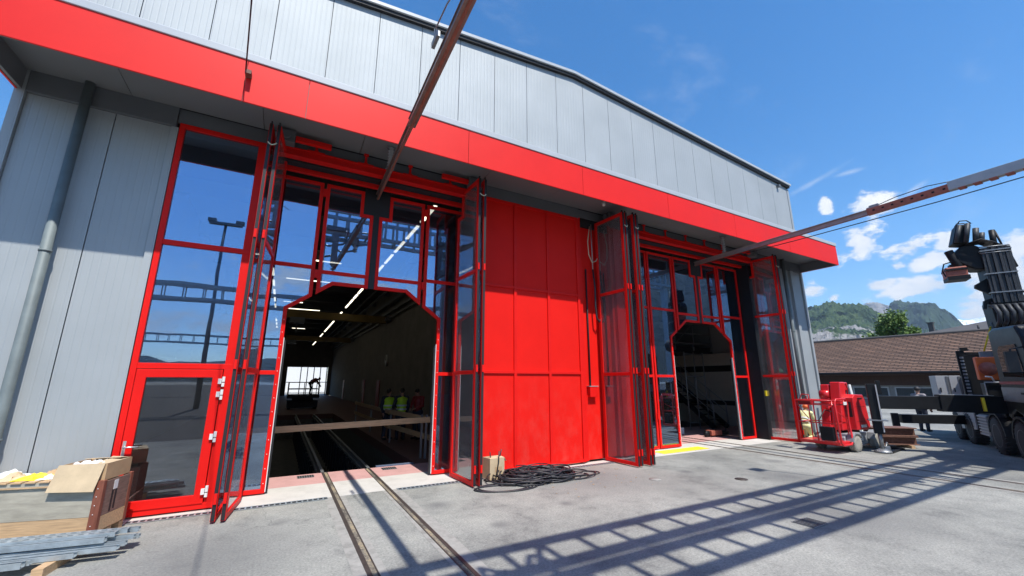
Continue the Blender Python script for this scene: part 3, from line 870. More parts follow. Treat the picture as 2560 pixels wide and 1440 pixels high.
# ---- leaves with the train-shaped opening
def hinge_pair(par, x, y, zs):
    for z in zs:
        h_ = MB(); h_.box(x - 0.035, x + 0.035, y - 0.05, y - 0.001, z - 0.09, z + 0.09); h_.build('hinge', 'red', par)
def arch_leaf(poly, trans, y=0.6, th=0.07, wd=0.075):
    mb, ins = frame_mb(poly, wd, y, y + th)
    for (x0, x1, z) in trans: mb.box(x0, x1, y + 0.003, y + th - 0.003, z - 0.04, z + 0.04)
    o = mb.build('gate_leaf', 'red', depot, 0.003)
    g_ = MB(); g_.prism(ins, y + 0.028, y + 0.04); g_.build('leaf_pane', 'glass', o)
    return o
def arch(xc, bounds, zt=6.50):
    LW, C0, C1 = 1.62, 3.55, 4.15     # half width of the opening, spring height, crown height
    def az_(dx): return C0 + (LW - dx) / (LW - 0.80) * (C1 - C0) if dx > 0.80 else C1
    nw, nz0 = 0.30, 5.93
    g = 0.03
    (a0, a1, c, b0, b1) = bounds         # left outer, left inner, centre, right inner, right outer
    dl = xc - a1; dr = b0 - xc
    T1, T2 = 2.25, 4.50
    iL = xc - LW; iR = xc + LW
    l1 = arch_leaf([(a0, 0.03), (iL, 0.03), (iL, C0), (a1 - g, az_(dl + g)), (a1 - g, zt), (a0, zt)], [(a0 + 0.07, iL - 0.07, T1), (a0 + 0.07, a1 - g - 0.07, T2)])
    l2 = arch_leaf([(a1 + g, az_(dl - g)), (xc - 0.80, C1), (xc - 0.07, C1), (xc - 0.07, nz0), (xc - nw, nz0), (xc - nw, zt), (a1 + g, zt)], [(a1 + g + 0.07, xc - 0.14, 4.42)])
    l3 = arch_leaf([(xc + 0.07, C1), (xc + 0.80, C1), (b0 - g, az_(dr - g)), (b0 - g, zt), (xc + nw, zt), (xc + nw, nz0), (xc + 0.07, nz0)], [(xc + 0.14, b0 - g - 0.07, 4.42)])
    l4 = arch_leaf([(b0 + g, az_(dr + g)), (iR, C0), (iR, 0.03), (b1, 0.03), (b1, zt), (b0 + g, zt)], [(iR + 0.07, b1 - 0.07, T1), (b0 + g + 0.07, b1 - 0.07, T2)])
    hinge_pair(l1, a1, 0.6, (4.35, 6.25)); hinge_pair(l4, b0, 0.6, (4.35, 6.25))
    s = MB(); s.box(xc - 0.065, xc + 0.065, 0.61, 0.66, C1, nz0); s.box(xc - nw + 0.004, xc + nw - 0.004, 0.615, 0.655, nz0 + 0.004, zt + 0.1); s.build('rubber_seal', 'black', depot)
    for x, sg in ((iL, 1), (iR, -1)):
        t_ = MB(); a, b_ = sorted((x + 0.001 * sg, x + 0.014 * sg)); t_.box(a, b_, 0.60, 0.64, 0.05, 2.95); t_.build('edge_strip', 'white', l1 if sg > 0 else l4)
        t_ = MB(); a, b_ = sorted((x + 0.001 * sg, x + 0.05 * sg)); t_.box(a, b_, 0.645, 0.69, 0.03, 2.9); t_.build('edge_seal', 'black', l1 if sg > 0 else l4)
        rv_ = MB(); z = 0.2
        while z < 3.5:
            rv_.lathe((x - 0.04 * sg, 0.598, z), [(0.009, -0.004), (0.009, 0.001)], 6, 0, 'Y'); z += 0.26
        rv_.build('rivets', 'white', l1 if sg > 0 else l4)
arch(1.58, (-0.61, 0.42, 1.58, 2.78, 3.91))
arch(13.2, (10.62, 11.90, 13.2, 14.44, 15.72))
for (a, b_) in ((8.11, 9.32), (9.36, 10.58)):
    o = arch_leaf([(a, 0.03), (b_, 0.03), (b_, 6.5), (a, 6.5)], [(a + 0.07, b_ - 0.07, 2.25), (a + 0.07, b_ - 0.07, 4.5)])
    hinge_pair(o, b_, 0.6, (1.0, 3.4, 5.6))

# ---- outer leaves folded out, standing square to the facade
def folded_leaf(p, q, notch=False, strap=False, z1=6.76):
    """p, q : ground points (outer end, inner end)"""
    p = Vector((p[0], p[1], 0)); q = Vector((q[0], q[1], 0)); ln = (q - p).length
    rz = math.atan2(q.y - p.y, q.x - p.x)
    poly = [(0, 0.03), (ln, 0.03), (ln, z1), (0, z1)]
    if notch: poly = [(0, 0.03), (ln, 0.03), (ln, z1 - 0.62), (ln - 0.24, z1 - 0.62), (ln - 0.24, z1), (0, z1)]
    mb, ins = frame_mb(poly, 0.085, -0.032, 0.032)
    for z in (2.27, 4.52): mb.box(0.08, ln - 0.08, -0.029, 0.029, z - 0.04, z + 0.04)
    o = mb.build('folding_leaf', 'red', depot, 0.003, loc=p); o.rotation_euler = (0, 0, rz)
    g_ = MB(); g_.prism(ins, -0.008, 0.006); g_.build('leaf_pane', 'glass_leaf', o)
    s = MB(); s.box(-0.018, -0.002, -0.025, 0.025, 0.04, z1); s.build('rubber_seal', 'black', o)
    s = MB(); s.box(0.0, 0.05, -0.01, 0.01, z1, z1 + 0.06); s.build('guide_pin', 'black', o)
    for z in (0.35, 2.35, 4.6):
        h_ = MB(); h_.box(-0.036, -0.019, -0.02, 0.02, z - 0.075, z + 0.075); h_.build('hinge', 'red', o)
    if strap:
        s = MB(); pts = []
        for k in range(9):
            a = math.pi * (k / 8); pts.append((-0.05 - 0.03 * math.sin(a), strap * (k / 8), 6.36 - 0.06 * math.sin(a)))
        s.tube(pts, 0.012, 6); s.build('earthing_strap', 'cream', o)
    return o
folded_leaf((-0.665, -0.89), (-0.60, 0.26)); folded_leaf((-0.535, -0.90), (-0.41, 0.24), strap=0.14)
folded_leaf((3.60, -0.88), (3.545, 0.28), notch=True); folded_leaf((3.745, -0.88), (3.80, 0.28), strap=0.15)
folded_leaf((7.95, -1.06), (7.875, 0.04)); folded_leaf((8.06, -1.06), (8.12, 0.06), strap=0.11)
folded_leaf((8.33, -1.09), (8.26, 0.05)); folded_leaf((8.45, -1.09), (8.52, 0.06), strap=0.11)
folded_leaf((15.93, -0.80), (15.86, 0.30), notch=True); folded_leaf((16.11, -0.80), (16.17, 0.30), strap=0.15)
cm_ = MB(); cm_.lathe((7.55, -0.75, 7.02), [(0.001, -0.05), (0.04, -0.04), (0.05, 0), (0.05, 0.08)], 12); tag(cm_.build('dome_camera', 'white', depot))

# ================================================================== overhead line
def insulator(mb, c, h, r=0.075, n=7):
    prof = [(0.02, 0)]
    for k in range(n):
        z = h * (k + 0.15) / n; dz = h / n
        prof += [(0.035, z), (r, z + dz * 0.45), (r, z + dz * 0.55), (0.035, z + dz * 0.8)]
    prof += [(0.02, h)]
    mb.lathe(c, prof, 14)
def boom(x, zf, y_end, lab, white_end):
    t = thing('conductor_rail', lab, 'overhead rail', (x, 0.6, zf(0.6)), 0, 'swing-out overhead conductor rails of the gates')
    def P(y, dz=0.0, dx=0.0): return Vector((dx, y - 0.6, zf(y) - zf(0.6) + dz))
    m = MB()
    m.bar(P(2.6, 0.0), P(-5.0 if white_end else y_end, 0.0), 0.035, 0.11); m.bar(P(2.6, 0.062), P(-5.0 if white_end else y_end, 0.062), 0.11, 0.022); m.bar(P(2.6, -0.05), P(-5.0 if white_end else y_end, -0.05), 0.06, 0.035)
    m.build('rail_profile', 'copper' if not white_end else 'boomgrey', t, 0.003)
    c = MB(); c.bar(P(2.6, -0.075), P(-5.0 if white_end else y_end, -0.075), 0.018, 0.018); c.build('contact_wire', 'fishplate', t)
    if white_end:
        p = MB()
        p.bar(P(-4.7, 0.0), P(-6.5, 0.02), 0.12, 0.17); p.build('splice_plate', 'fishplate', t, 0.004)
        hl = MB()
        for k in range(9):
            y = -4.85 - k * 0.19; a = P(y, 0.005); hl.bar(a + Vector((-0.064, 0, 0)), a + Vector((0.064, 0, 0)), 0.05, 0.04)
        hl.build('plate_holes', 'blackpaint', t)
        q = MB(); q.bar(P(-6.25, 0.04), P(y_end, 0.04), 0.16, 0.22); q.build('arm_box', 'alu', t, 0.01)
        q = MB(); y = -6.4
        while y > y_end + 0.2:
            q.bar(P(y, -0.078), P(y - 0.12, -0.078), 0.165, 0.03); y -= 0.24
        q.build('arm_slots', 'fishplate', t)
        w_ = MB(); w_.tube([P(0.2, -0.1), P(-3.0, -0.20), P(-6.0, -0.24), P(y_end, -0.20)], 0.012, 6); w_.build('hanger_wire', 'black', t)
        w_ = MB(); w_.tube([P(-4.8, 0.1), P(-5.3, 0.19), P(-5.9, 0.22), P(-6.3, 0.16)], 0.01, 6); w_.build('jumper_cable', 'black', t)
        b = MB(); b.bar(P(-4.75, 0.13), P(-4.95, 0.13), 0.05, 0.07); b.bar(P(-4.7, 0.1), P(-4.85, 0.1), 0.1, 0.03); b.build('clamp', 'steel', t)
    else:
        q = MB(); q.bar(P(-2.3, 0.02), P(y_end, 0.02), 0.11, 0.13); q.bar(P(-2.3, -0.055), P(y_end, -0.055), 0.14, 0.02); q.bar(P(-2.3, 0.09), P(y_end, 0.09), 0.14, 0.016); q.build('arm_box', 'copper', t, 0.006)
        q = MB(); q.bar(P(-2.25, -0.068), P(y_end, -0.068), 0.05, 0.008); q.build('arm_stripe', 'fishplate', t)
        b = MB(); b.bar(P(-3.9, 0.17) + Vector((-0.14, 0, 0)), P(-4.15, 0.17) + Vector((-0.14, 0, 0)), 0.05, 0.10); b.tube([P(-4.0, 0.15, -0.14), P(-4.05, 0.32, -0.16)], 0.02, 6); b.tube([P(-4.05, 0.32, -0.16), P(-4.5, 0.30, -0.15), P(-5.2, 0.16, -0.1)], 0.011, 6); b.build('clamp', 'steel', t)
    i = MB(); insulator(i, P(-0.6, 0.09), 7.098 - zf(-0.6) - 0.09); i.build('insulator', 'ceramic', t)
    i = MB(); i.box(-0.09, 0.09, -1.26, -1.14, 7.065 - zf(0.6), 7.097 - zf(0.6)); i.bar(P(-0.6, 0.075) + Vector((-0.08, 0, 0)), P(-0.6, 0.075) + Vector((0.08, 0, 0)), 0.1, 0.03); i.build('insulator_base', 'steel', t)
boom(1.58, lambda y: 6.44 - 0.074 * (y - 0.6), -9.7, 'brown overhead conductor rail running out of the left gate above the inspection pit track', False)
boom(13.2, lambda y: 6.40 - 0.012 * (y - 0.6), -9.3, 'grey overhead conductor rail with pale arm reaching from the right gate across the sky', True)
t = thing('stay_wire', 'thin steel stay wire running up from a bracket on the red canopy band', 'wire', (-1.10, -1.46, 7.22))
s = MB(); s.tube([(0, -0.03, 0), (0.35, -4.0, 1.05), (0.6, -8.2, 2.4)], 0.012, 6); s.build('wire', 'black', t)
s = MB(); s.box(-0.0, 0.09, -0.12, 0.028, -0.035, 0.035); s.build('bracket', 'rust', t)

def gantry(name, lab, x0, x1, yc, zb, h, wdt, chord, step, masts, loc_y=0, post=0.075):
    t = thing(name, lab, 'gantry', (x0, yc, 0), 0)
    L_ = x1 - x0
    for (yy, zz) in ((-wdt / 2, zb), (wdt / 2, zb), (-wdt / 2, zb + h), (wdt / 2, zb + h)):
        m = MB(); m.box(0, L_, yy - chord / 2, yy + chord / 2, zz - chord / 2, zz + chord / 2); m.build('chord', 'zinc', t)
    for yy, nm in ((-wdt / 2, 'front_ladder'), (wdt / 2, 'rear_ladder')):
        m = MB(); x = 0.0
        while x <= L_ + 0.01:
            m.box(x - post / 2, x + post / 2, yy - post / 2, yy + post / 2, zb + chord / 2, zb + h - chord / 2); x += step
        m.build(nm, 'zinc', t)
    m = MB(); x = 0
    while x <= L_ + 0.01:
        m.box(x - 0.04, x + 0.04, -wdt / 2 + chord / 2, wdt / 2 - chord / 2, zb - 0.03, zb + 0.03); x += step * 6
    m.build('cross_struts', 'zinc', t)
    for xm in masts:
        m = MB(); m.box(xm - x0 - 0.16, xm - x0 + 0.16, -0.18, 0.18, 0, zb - chord / 2); m.build('mast', 'zinc', t)
    return t
g = gantry('catenary_gantry', 'steel ladder-frame catenary gantry above the yard casting the long double ladder shadow', 0.9, 24.5, -10.11, 8.9, 1.13, 0.94, 0.17, 0.575, (1.0, 24.2), post=0.105)
m = MB()
for (cx, cy, cz, rr) in ((0.55, 0.5, 8.7, 0.55), (1.15, 0.3, 8.5, 0.5), (1.7, 0.55, 8.75, 0.42), (0.3, -0.3, 8.3, 0.5)):
    m.tube([(cx + rr * math.cos(a * math.pi / 8), cy + 0.25 * math.sin(a * 1.1), cz + rr * 0.9 * math.sin(a * math.pi / 8)) for a in range(17)], 0.05, 6)
m.box(0.2, 1.2, 0.1, 0.7, 8.95, 9.15); m.box(0.5, 0.75, 0.5, 0.75, 7.3, 8.8); m.tube([(1.9, 0.6, 8.6), (2.3, 0.8, 9.4)], 0.05, 6); m.build('switch_gear', 'steel', g)
m = MB(); insulator(m, (0.65, 0.62, 6.9), 0.9, 0.12); insulator(m, (1.5, 0.62, 8.0), 0.8, 0.12); insulator(m, (11.2, 0.5, 8.0), 0.8, 0.12); insulator(m, (12.3, 0.5, 7.9), 0.9, 0.12); insulator(m, (13.4, 0.5, 8.0), 0.8, 0.12); m.build('insulator', 'ceramic', g)
m = MB(); m.bar((10.6, 0.4, 8.75), (13.9, 0.4, 8.7), 0.25, 0.2); m.bar((11.0, 0.5, 8.3), (12.8, 0.6, 8.3), 0.16, 0.16); m.build('support_arm', 'zinc', g)
m = MB(); m.tube([(9.95, 0.47, 10.0), (9.75, 0.47, 11.0), (9.45, 0.47, 12.1)], 0.022, 6); m.box(9.2, 9.58, 0.42, 0.52, 12.0, 12.42); m.build('floodlight', 'steel', g)
gantry('catenary_gantry', 'distant catenary gantry reflected low in the left entrance windows', -12.0, 14.0, -26, 7.6, 1.0, 0.8, 0.2, 1.1, (-11.5, 13.5))
gantry('catenary_gantry', 'farthest catenary gantry seen only as a reflection just above the entrance door', -30.0, 26.0, -66, 7.6, 1.1, 0.9, 0.2, 1.4, (-29.5, 25.5))
t = thing('light_mast', 'tall floodlight mast seen as a dark reflection in the entrance window', 'mast', (-5.6, -32, 0))
m = MB(); m.tube([(0, 0, 0), (0, 0, 15.5)], [0.2, 0.1], 10); m.build('mast', 'steel', t)
m = MB(); m.box(-1.2, 1.2, -0.2, 0.2, 15.3, 15.5); m.box(-1.3, -0.7, -0.35, 0.3, 15.5, 15.75); m.box(0.7, 1.3, -0.35, 0.3, 15.5, 15.75); m.build('lamp_head', 'steel', t)
tb_ = MB(); tb_.quad((-200, -300, 0.004), (300, -300, 0.004), (300, -10.4, 0.004), (-200, -10.4, 0.004)); 
M['ballast'] = simple('dark track ballast', (0.055, 0.05, 0.046), 0.9, var=0.4, scale=3, bumps=0.5)
tag(tb_.build('track_field', 'ballast'), kind='structure')

# ================================================================== backdrop: houses, tree, mountains
def tile_mat():
    m, nt, b = mat('brown roof tiles')
    t = nt.nodes.new('ShaderNodeTexCoord')
    br = nt.nodes.new('ShaderNodeTexBrick')
    br.offset = 0.5
    br.inputs['Scale'].default_value = 1.0
    br.inputs['Brick Width'].default_value = 0.6; br.inputs['Row Height'].default_value = 0.24
    br.inputs['Mortar Size'].default_value = 0.035; br.inputs['Mortar Smooth'].default_value = 0.2
    br.inputs['Color1'].default_value = (0.20, 0.125, 0.09, 1); br.inputs['Color2'].default_value = (0.15, 0.095, 0.07, 1); br.inputs['Mortar'].default_value = (0.03, 0.022, 0.018, 1)
    L(nt, t.outputs['UV'], br.inputs['Vector'])
    n = noise_tex(nt, 0.9, 6, 0.7)
    r = ramp(nt, n.outputs[0], [(0.3, (0.75, 0.75, 0.75)), (0.62, (1.1, 1.05, 1.0)), (0.73, (1.3, 1.0, 0.8)), (0.8, (2.2, 1.2, 0.6))])
    mx = nt.nodes.new('ShaderNodeMix'); mx.data_type = 'RGBA'; mx.blend_type = 'MULTIPLY'; mx.inputs['Factor'].default_value = 1
    L(nt, br.outputs['Color'], mx.inputs['A']); L(nt, r.outputs[0], mx.inputs['B'])
    L(nt, mx.outputs['Result'], b.inputs['Base Color'])
    b.inputs['Roughness'].default_value = 0.75
    return m
M['tile'] = tile_mat()
M['slate'] = simple('dark fibre cement roof', (0.075, 0.068, 0.062), 0.7, var=0.2, scale=2)
M['darkwood'] = simple('dark stained boards', (0.045, 0.022, 0.016), 0.7, var=0.3, scale=2, sc3=(8, 8, 1))
M['render'] = simple('grey render', (0.26, 0.26, 0.25), 0.8, var=0.1)
def uvquad(mb_name, a, b_, c, d, m, par):
    me = bpy.data.meshes.new(mb_name)
    # subdivide into tile courses, each stepped a little over the one below
    a, b_, c, d = map(Vector, (a, b_, c, d))
    wd = (b_ - a).length; ht = (d - a).length; n = int(ht / 0.24)
    nrm = (b_ - a).cross(d - a).normalized()
    if nrm.z < 0: nrm = -nrm
    vs = []; fs = []; uv = []
    for k in range(n):
        t0, t1 = k / n, (k + 1) / n
        p = [a.lerp(d, t0) + nrm * 0.05, b_.lerp(c, t0) + nrm * 0.05, b_.lerp(c, t1) + nrm * 0.005, a.lerp(d, t1) + nrm * 0.005]
        q = [a.lerp(d, t0) + nrm * 0.0, b_.lerp(c, t0) + nrm * 0.0]
        o = len(vs); vs += p + q
        fs += [(o, o + 1, o + 2, o + 3), (o + 4, o + 5, o + 1, o)]
        uv += [(0, k * 0.24 + 0.02), (wd, k * 0.24 + 0.02), (wd, k * 0.24 + 0.22), (0, k * 0.24 + 0.22), (0, k * 0.24), (wd, k * 0.24), (wd, k * 0.24 + 0.02), (0, k * 0.24 + 0.02)]
    me.from_pydata(vs, [], fs)
    l = me.uv_layers.new(name='UVMap')
    for i, x in enumerate(uv): l.data[i].uv = x
    me.materials.append(M[m])
    o = bpy.data.objects.new(mb_name, me); COL.objects.link(o); o.parent = par
    return o
hs_ = thing('low_house', 'long low building with a brown tiled roof and dark boarded eaves behind the crane truck', 'house', (46, 0, 0))
ex, y0, y1 = -1.0, -24.0, 34.0
rf = uvquad('roof', (ex, y1, 2.85), (ex, y0, 2.85), (ex + 5.2, y0, 6.15), (ex + 5.2, y1, 6.15), 'tile', hs_)
uvquad('roof', (ex + 10.4, y0, 2.85), (ex + 10.4, y1, 2.85), (ex + 5.2, y1, 6.15), (ex + 5.2, y0, 6.15), 'tile', hs_)
m = MB(); m.tube([(ex + 5.2, y0, 6.2), (ex + 5.2, y1, 6.2)], 0.13, 8); m.build('ridge_tiles', 'slate', rf)
m = MB(); m.tube([(ex - 0.06, y0, 2.78), (ex - 0.06, y1, 2.78)], 0.09, 8); m.build('gutter', 'blackpaint', rf)
m = MB(); m.box(ex, 9.4, y0, y1, 2.62, 2.7); m.build('eaves_board', 'darkwood', hs_)
m = MB(); m.box(0.35, 0.6, y0, y1, 1.75, 2.61); m.build('boarding', 'darkwood', hs_)
m = MB(); m.box(0.6, 9.0, y0 + 0.1, y1 - 0.1, 0, 2.61); m.build('wall', 'render', hs_)
y = y0 + 1.0
while y < y1 - 3:
    f, ins = frame_mb([(0, 0.55), (2.6, 0.55), (2.6, 1.62), (0, 1.62)], 0.09, 0.0, 0.06)
    f.box(1.26, 1.34, 0.002, 0.058, 0.64, 1.53)
    o = f.build('window', 'lightgrey', hs_, loc=(0.53, y, 0)); o.rotation_euler = (0, 0, math.pi / 2)
    p = MB(); p.box(0.09, 2.51, 0.02, 0.03, 0.64, 1.53); p.build('pane', 'glass_dark', o)
    y += 3.0
h2 = thing('house', 'larger dark-roofed house rising behind the long tiled roof', 'house', (76, -2, 0))
m = MB()
E0, RZ = 7.55, 9.6
m.add([(-5, -24, E0), (-5, 16.4, E0), (9, 16.4, E0), (9, -24, E0), (2, 8.6, RZ), (2, -24, RZ)], [(0, 1, 4, 5), (1, 2, 4), (2, 3, 5, 4)]); m.build('roof', 'slate', h2)
m = MB(); m.box(-5.05, 9.05, -24, 16.45, E0 - 0.32, E0 - 0.002); m.build('eaves', 'darkwood', h2)
m = MB(); m.box(-4.3, 8.3, -23.5, 15.6, 0, E0 - 0.321); m.build('wall', 'render', h2)
m = MB(); m.box(1.2, 1.7, 13.4, 13.9, 8.2, 9.9); m.box(1.1, 1.8, 13.3, 14.0, 9.901, 10.0); m.build('chimney', 'slate', h2)
m = MB(); m.tube([(-2.5, 8.5, 8.0), (-2.5, 8.5, 8.75)], 0.1, 8); m.build('vent_pipe', 'black', h2)
h3 = tag(MB().prism([(0, 0), (9, 0), (9, 5.4), (4.5, 6.6), (0, 5.4)], 0, 14).build('added_white_building', 'white'), 'white building added to brighten the view through the far end of the hall', 'building')
h3.location = (-1, 84, 0)  # white block added outside so the far opening looks bright

def leaf_mat():
    m, nt, b = mat('spring foliage')
    n = noise_tex(nt, 0.55, 5, 0.7)
    r = ramp(nt, n.outputs[0], [(0.3, (0.045, 0.085, 0.016)), (0.55, (0.10, 0.17, 0.03)), (0.75, (0.18, 0.25, 0.06))])
    L(nt, r.outputs[0], b.inputs['Base Color']); b.inputs['Roughness'].default_value = 0.6
    b.inputs['Specular IOR Level'].default_value = 0.3
    return m
M['leaf'] = leaf_mat()
M['bark'] = simple('grey brown bark', (0.10, 0.075, 0.055), 0.9, var=0.3, scale=5, bumps=0.3)
def tree(loc, h, r, label, seed, n=5200, group=None):
    rnd = random.Random(seed)
    t = thing('deciduous_tree', label, 'tree', loc, rnd.random() * 6, group)
    tr = MB(); tr.tube([(0, 0, 0), (0.1, 0, h * 0.3), (-0.05, 0.1, h * 0.6), (0, 0, h * 0.93)], [0.34, 0.27, 0.16, 0.04], 10)
    lobes = []
    for k in range(15):
        a = rnd.random() * 6.28; z = h * (0.32 + 0.6 * rnd.random()); rad = r * (1.0 - ((z / h - 0.48) / 0.62) ** 2) * (0.35 + 0.5 * rnd.random())
        c = Vector((math.cos(a) * rad, math.sin(a) * rad, z)); lobes.append((c, r * (0.30 + 0.25 * rnd.random())))
        z0 = max(h * 0.2, z - h * 0.22); tr.tube([(0, 0, z0), (c.x * 0.5, c.y * 0.5, (z0 + z) / 2), tuple(c)], [0.12, 0.08, 0.03], 6)
    lobes.append((Vector((0, 0, h * 0.9)), r * 0.33))
    tr.build('trunk', 'bark', t)
    vs = []; fs = []
    while len(fs) < n:
        c, lr = lobes[rnd.randrange(len(lobes))]
        d = Vector((rnd.gauss(0, 1), rnd.gauss(0, 1), rnd.gauss(0, 0.85))).normalized()
        p = c + d * lr * (rnd.random() ** 0.45) * (1.0 + 0.25 * rnd.gauss(0, 0.5))
        if noise.noise(p * 0.9) < -0.18: continue
        s = 0.13 + 0.17 * rnd.random()
        a = Vector((rnd.gauss(0, 1), rnd.gauss(0, 1), rnd.gauss(0, 1))).normalized(); b_ = a.orthogonal().normalized()
        if rnd.random() < 0.5: b_ = a.cross(b_)
        o = len(vs)
        vs += [p - a * s, p + b_ * s * 0.7, p + a * s, p - b_ * s * 0.7]; fs.append((o, o + 1, o + 2, o + 3))
    me = bpy.data.meshes.new('crown'); me.from_pydata(vs, [], fs); me.materials.append(M['leaf'])
    o = bpy.data.objects.new('crown', me); COL.objects.link(o); o.parent = t
    return t
tree((92.4, 19.6, 0), 13.7, 3.7, 'bright green tree rising over the tiled roof below the mountains', 3, 9000)
tree((91.0, 23.2, 0), 10.2, 2.6, 'lower rounder tree left of the tall green tree above the tiled roof', 8, 5000)

import numpy as np
def mountain(name, x_dir, dist, az0, az1, prof, nx, nz, depth, m, seed, rough, tree_h, step_az=None):
    """a ridge seen from the yard: prof(az) = elevation angle of the skyline; real slope with its own distance and depth"""
    vs = []; fs = []
    for i in range(nx + 1):
        a = az0 + (az1 - az0) * i / nx
        top = dist * math.tan(prof(a))
        for j in range(nz + 3):
            t = min(j / nz, 1.0) if j <= nz else 1.0
            d = dist - depth * (1 - t)
            z = top * (t ** 1.15)
            if j > nz:
                d = dist + depth * 0.5 * (j - nz); z = top * (1 - 0.5 * (j - nz))
            p = Vector((math.sin(a) * d, math.cos(a) * d, z))
            q = p * 0.004
            fall = min(1, t * 3)
            z2 = z + rough * fall * (noise.fractal(q + Vector((seed, 0, 0)), 1.0, 2.0, 5)) * (0.35 if j >= nz else 1)
            z2 += tree_h * noise.noise(p * (0.9 / tree_h)) * fall + tree_h * 0.6 * noise.noise(p * (2.1 / tree_h)) * fall
            off = rough * 1.2 * noise.fractal(q * 1.7 + Vector((0, seed, 0)), 1.0, 2.0, 4) * fall if j < nz else 0
            d2 = d + off
            vs.append((math.sin(a) * d2, math.cos(a) * d2 - 8.9, z2 - 1.0 if j == 0 else z2))
    W = nz + 3
    for i in range(nx):
        for j in range(W - 1):
            fs.append((i * W + j, (i + 1) * W + j, (i + 1) * W + j + 1, i * W + j + 1))
    me = bpy.data.meshes.new(name); me.from_pydata(vs, [], fs); me.materials.append(M[m])
    o = bpy.data.objects.new(name, me); COL.objects.link(o); tag(o, kind='structure')
    return o
def forest_mat(name, lo, mid, hi, rock, rock_lo, snow=None, sc=0.02):
    m, nt, b = mat(name)
    n = noise_tex(nt, sc, 10, 0.75)
    r = ramp(nt, n.outputs[0], [(0.32, lo), (0.5, mid), (0.66, hi)])
    n2 = noise_tex(nt, sc * 0.22, 8, 0.66, sc3=(1, 1, 2.6))
    g = nt.nodes.new('ShaderNodeNewGeometry'); sp = nt.nodes.new('ShaderNodeSeparateXYZ'); L(nt, g.outputs['Position'], sp.inputs[0])
    hm = nt.nodes.new('ShaderNodeMapRange'); L(nt, sp.outputs['Z'], hm.inputs['Value'])
    hm.inputs['From Min'].default_value = rock_lo[0]; hm.inputs['From Max'].default_value = rock_lo[1]
    hm.inputs['To Min'].default_value = 0.105; hm.inputs['To Max'].default_value = -0.1
    ad = nt.nodes.new('ShaderNodeMath'); ad.operation = 'ADD'; L(nt, n2.outputs[0], ad.inputs[0]); L(nt, hm.outputs[0], ad.inputs[1])
    rk = ramp(nt, ad.outputs[0], [(0.55, (0, 0, 0)), (0.60, (1, 1, 1))])
    mx = nt.nodes.new('ShaderNodeMix'); mx.data_type = 'RGBA'
    L(nt, rk.outputs[0], mx.inputs['Factor']); L(nt, r.outputs[0], mx.inputs['A'])
    n3 = noise_tex(nt, sc * 2, 9, 0.8, sc3=(1, 1, 0.4))
    r3 = ramp(nt, n3.outputs[0], [(0.3, tuple(c * 0.55 for c in rock)), (0.6, rock)])
    L(nt, r3.outputs[0], mx.inputs['B'])
    out = mx.outputs['Result']
    if snow:
        sm = ramp(nt, noise_tex(nt, 0.0016, 8, 0.7).outputs[0], [(0.47, (0, 0, 0)), (0.51, (1, 1, 1))])
        m2 = nt.nodes.new('ShaderNodeMix'); m2.data_type = 'RGBA'; L(nt, sm.outputs[0], m2.inputs['Factor']); L(nt, out, m2.inputs['A']); m2.inputs['B'].default_value = (0.8, 0.82, 0.85, 1); out = m2.outputs['Result']
    L(nt, out, b.inputs['Base Color']); b.inputs['Roughness'].default_value = 0.9; b.inputs['Specular IOR Level'].default_value = 0.1
    return m
M['forest_near'] = forest_mat('mixed forest slope', (0.016, 0.034, 0.014), (0.035, 0.062, 0.022), (0.075, 0.105, 0.036), (0.27, 0.26, 0.25), (60, 300), sc=0.03)
M['forest_far'] = forest_mat('far forest slope', (0.012, 0.026, 0.014), (0.022, 0.042, 0.020), (0.042, 0.066, 0.03), (0.25, 0.24, 0.22), (60, 500), sc=0.012)
M['alpine'] = forest_mat('alpine rock', (0.16, 0.14, 0.13), (0.22, 0.20, 0.18), (0.28, 0.26, 0.24), (0.3, 0.28, 0.26), (0, 100), snow=True, sc=0.004)
M['forest_dark'] = forest_mat('shaded forest slope', (0.006, 0.013, 0.008), (0.011, 0.021, 0.011), (0.02, 0.032, 0.015), (0.06, 0.06, 0.06), (20, 60), sc=0.02)  # backlit shade of the slope is put into these darker colours
def skyline(pts):
    pp = [pix_dir(u, v) for u, v in pts]
    xs_ = [p[0] for p in pp]; zs_ = [p[1] for p in pp]
    return lambda a: float(np.interp(a, xs_, zs_)), xs_[0], xs_[-1]
f1, a0, a1 = skyline([(1880, 790), (1950, 772), (2020, 763), (2060, 760), (2110, 766), (2150, 776), (2190, 794), (2240, 812), (2280, 835), (2330, 880), (2370, 925)])
mountain('forested_hill', 0, 1900, a0, a1, f1, 260, 90, 900, 'forest_near', 3.0, 50, 10)
f2, a0, a1 = skyline([(2140, 850), (2180, 830), (2214, 800), (2226, 772), (2245, 764), (2290, 756), (2330, 764), (2370, 785), (2410, 810), (2460, 832), (2520, 852), (2600, 880)])
mountain('forested_mountain', 0, 3200, a0, a1, f2, 220, 80, 1100, 'forest_far', 7.0, 80, 11)
f3, a0, a1 = skyline([(2060, 870), (2120, 805), (2163, 757), (2185, 756), (2212, 761), (2250, 772), (2330, 800), (2400, 800), (2440, 792), (2480, 790), (2520, 785), (2570, 800), (2700, 840)])
mountain('snowy_mountain', 0, 5200, a0, a1, f3, 160, 60, 1500, 'alpine', 11.0, 60, 10)
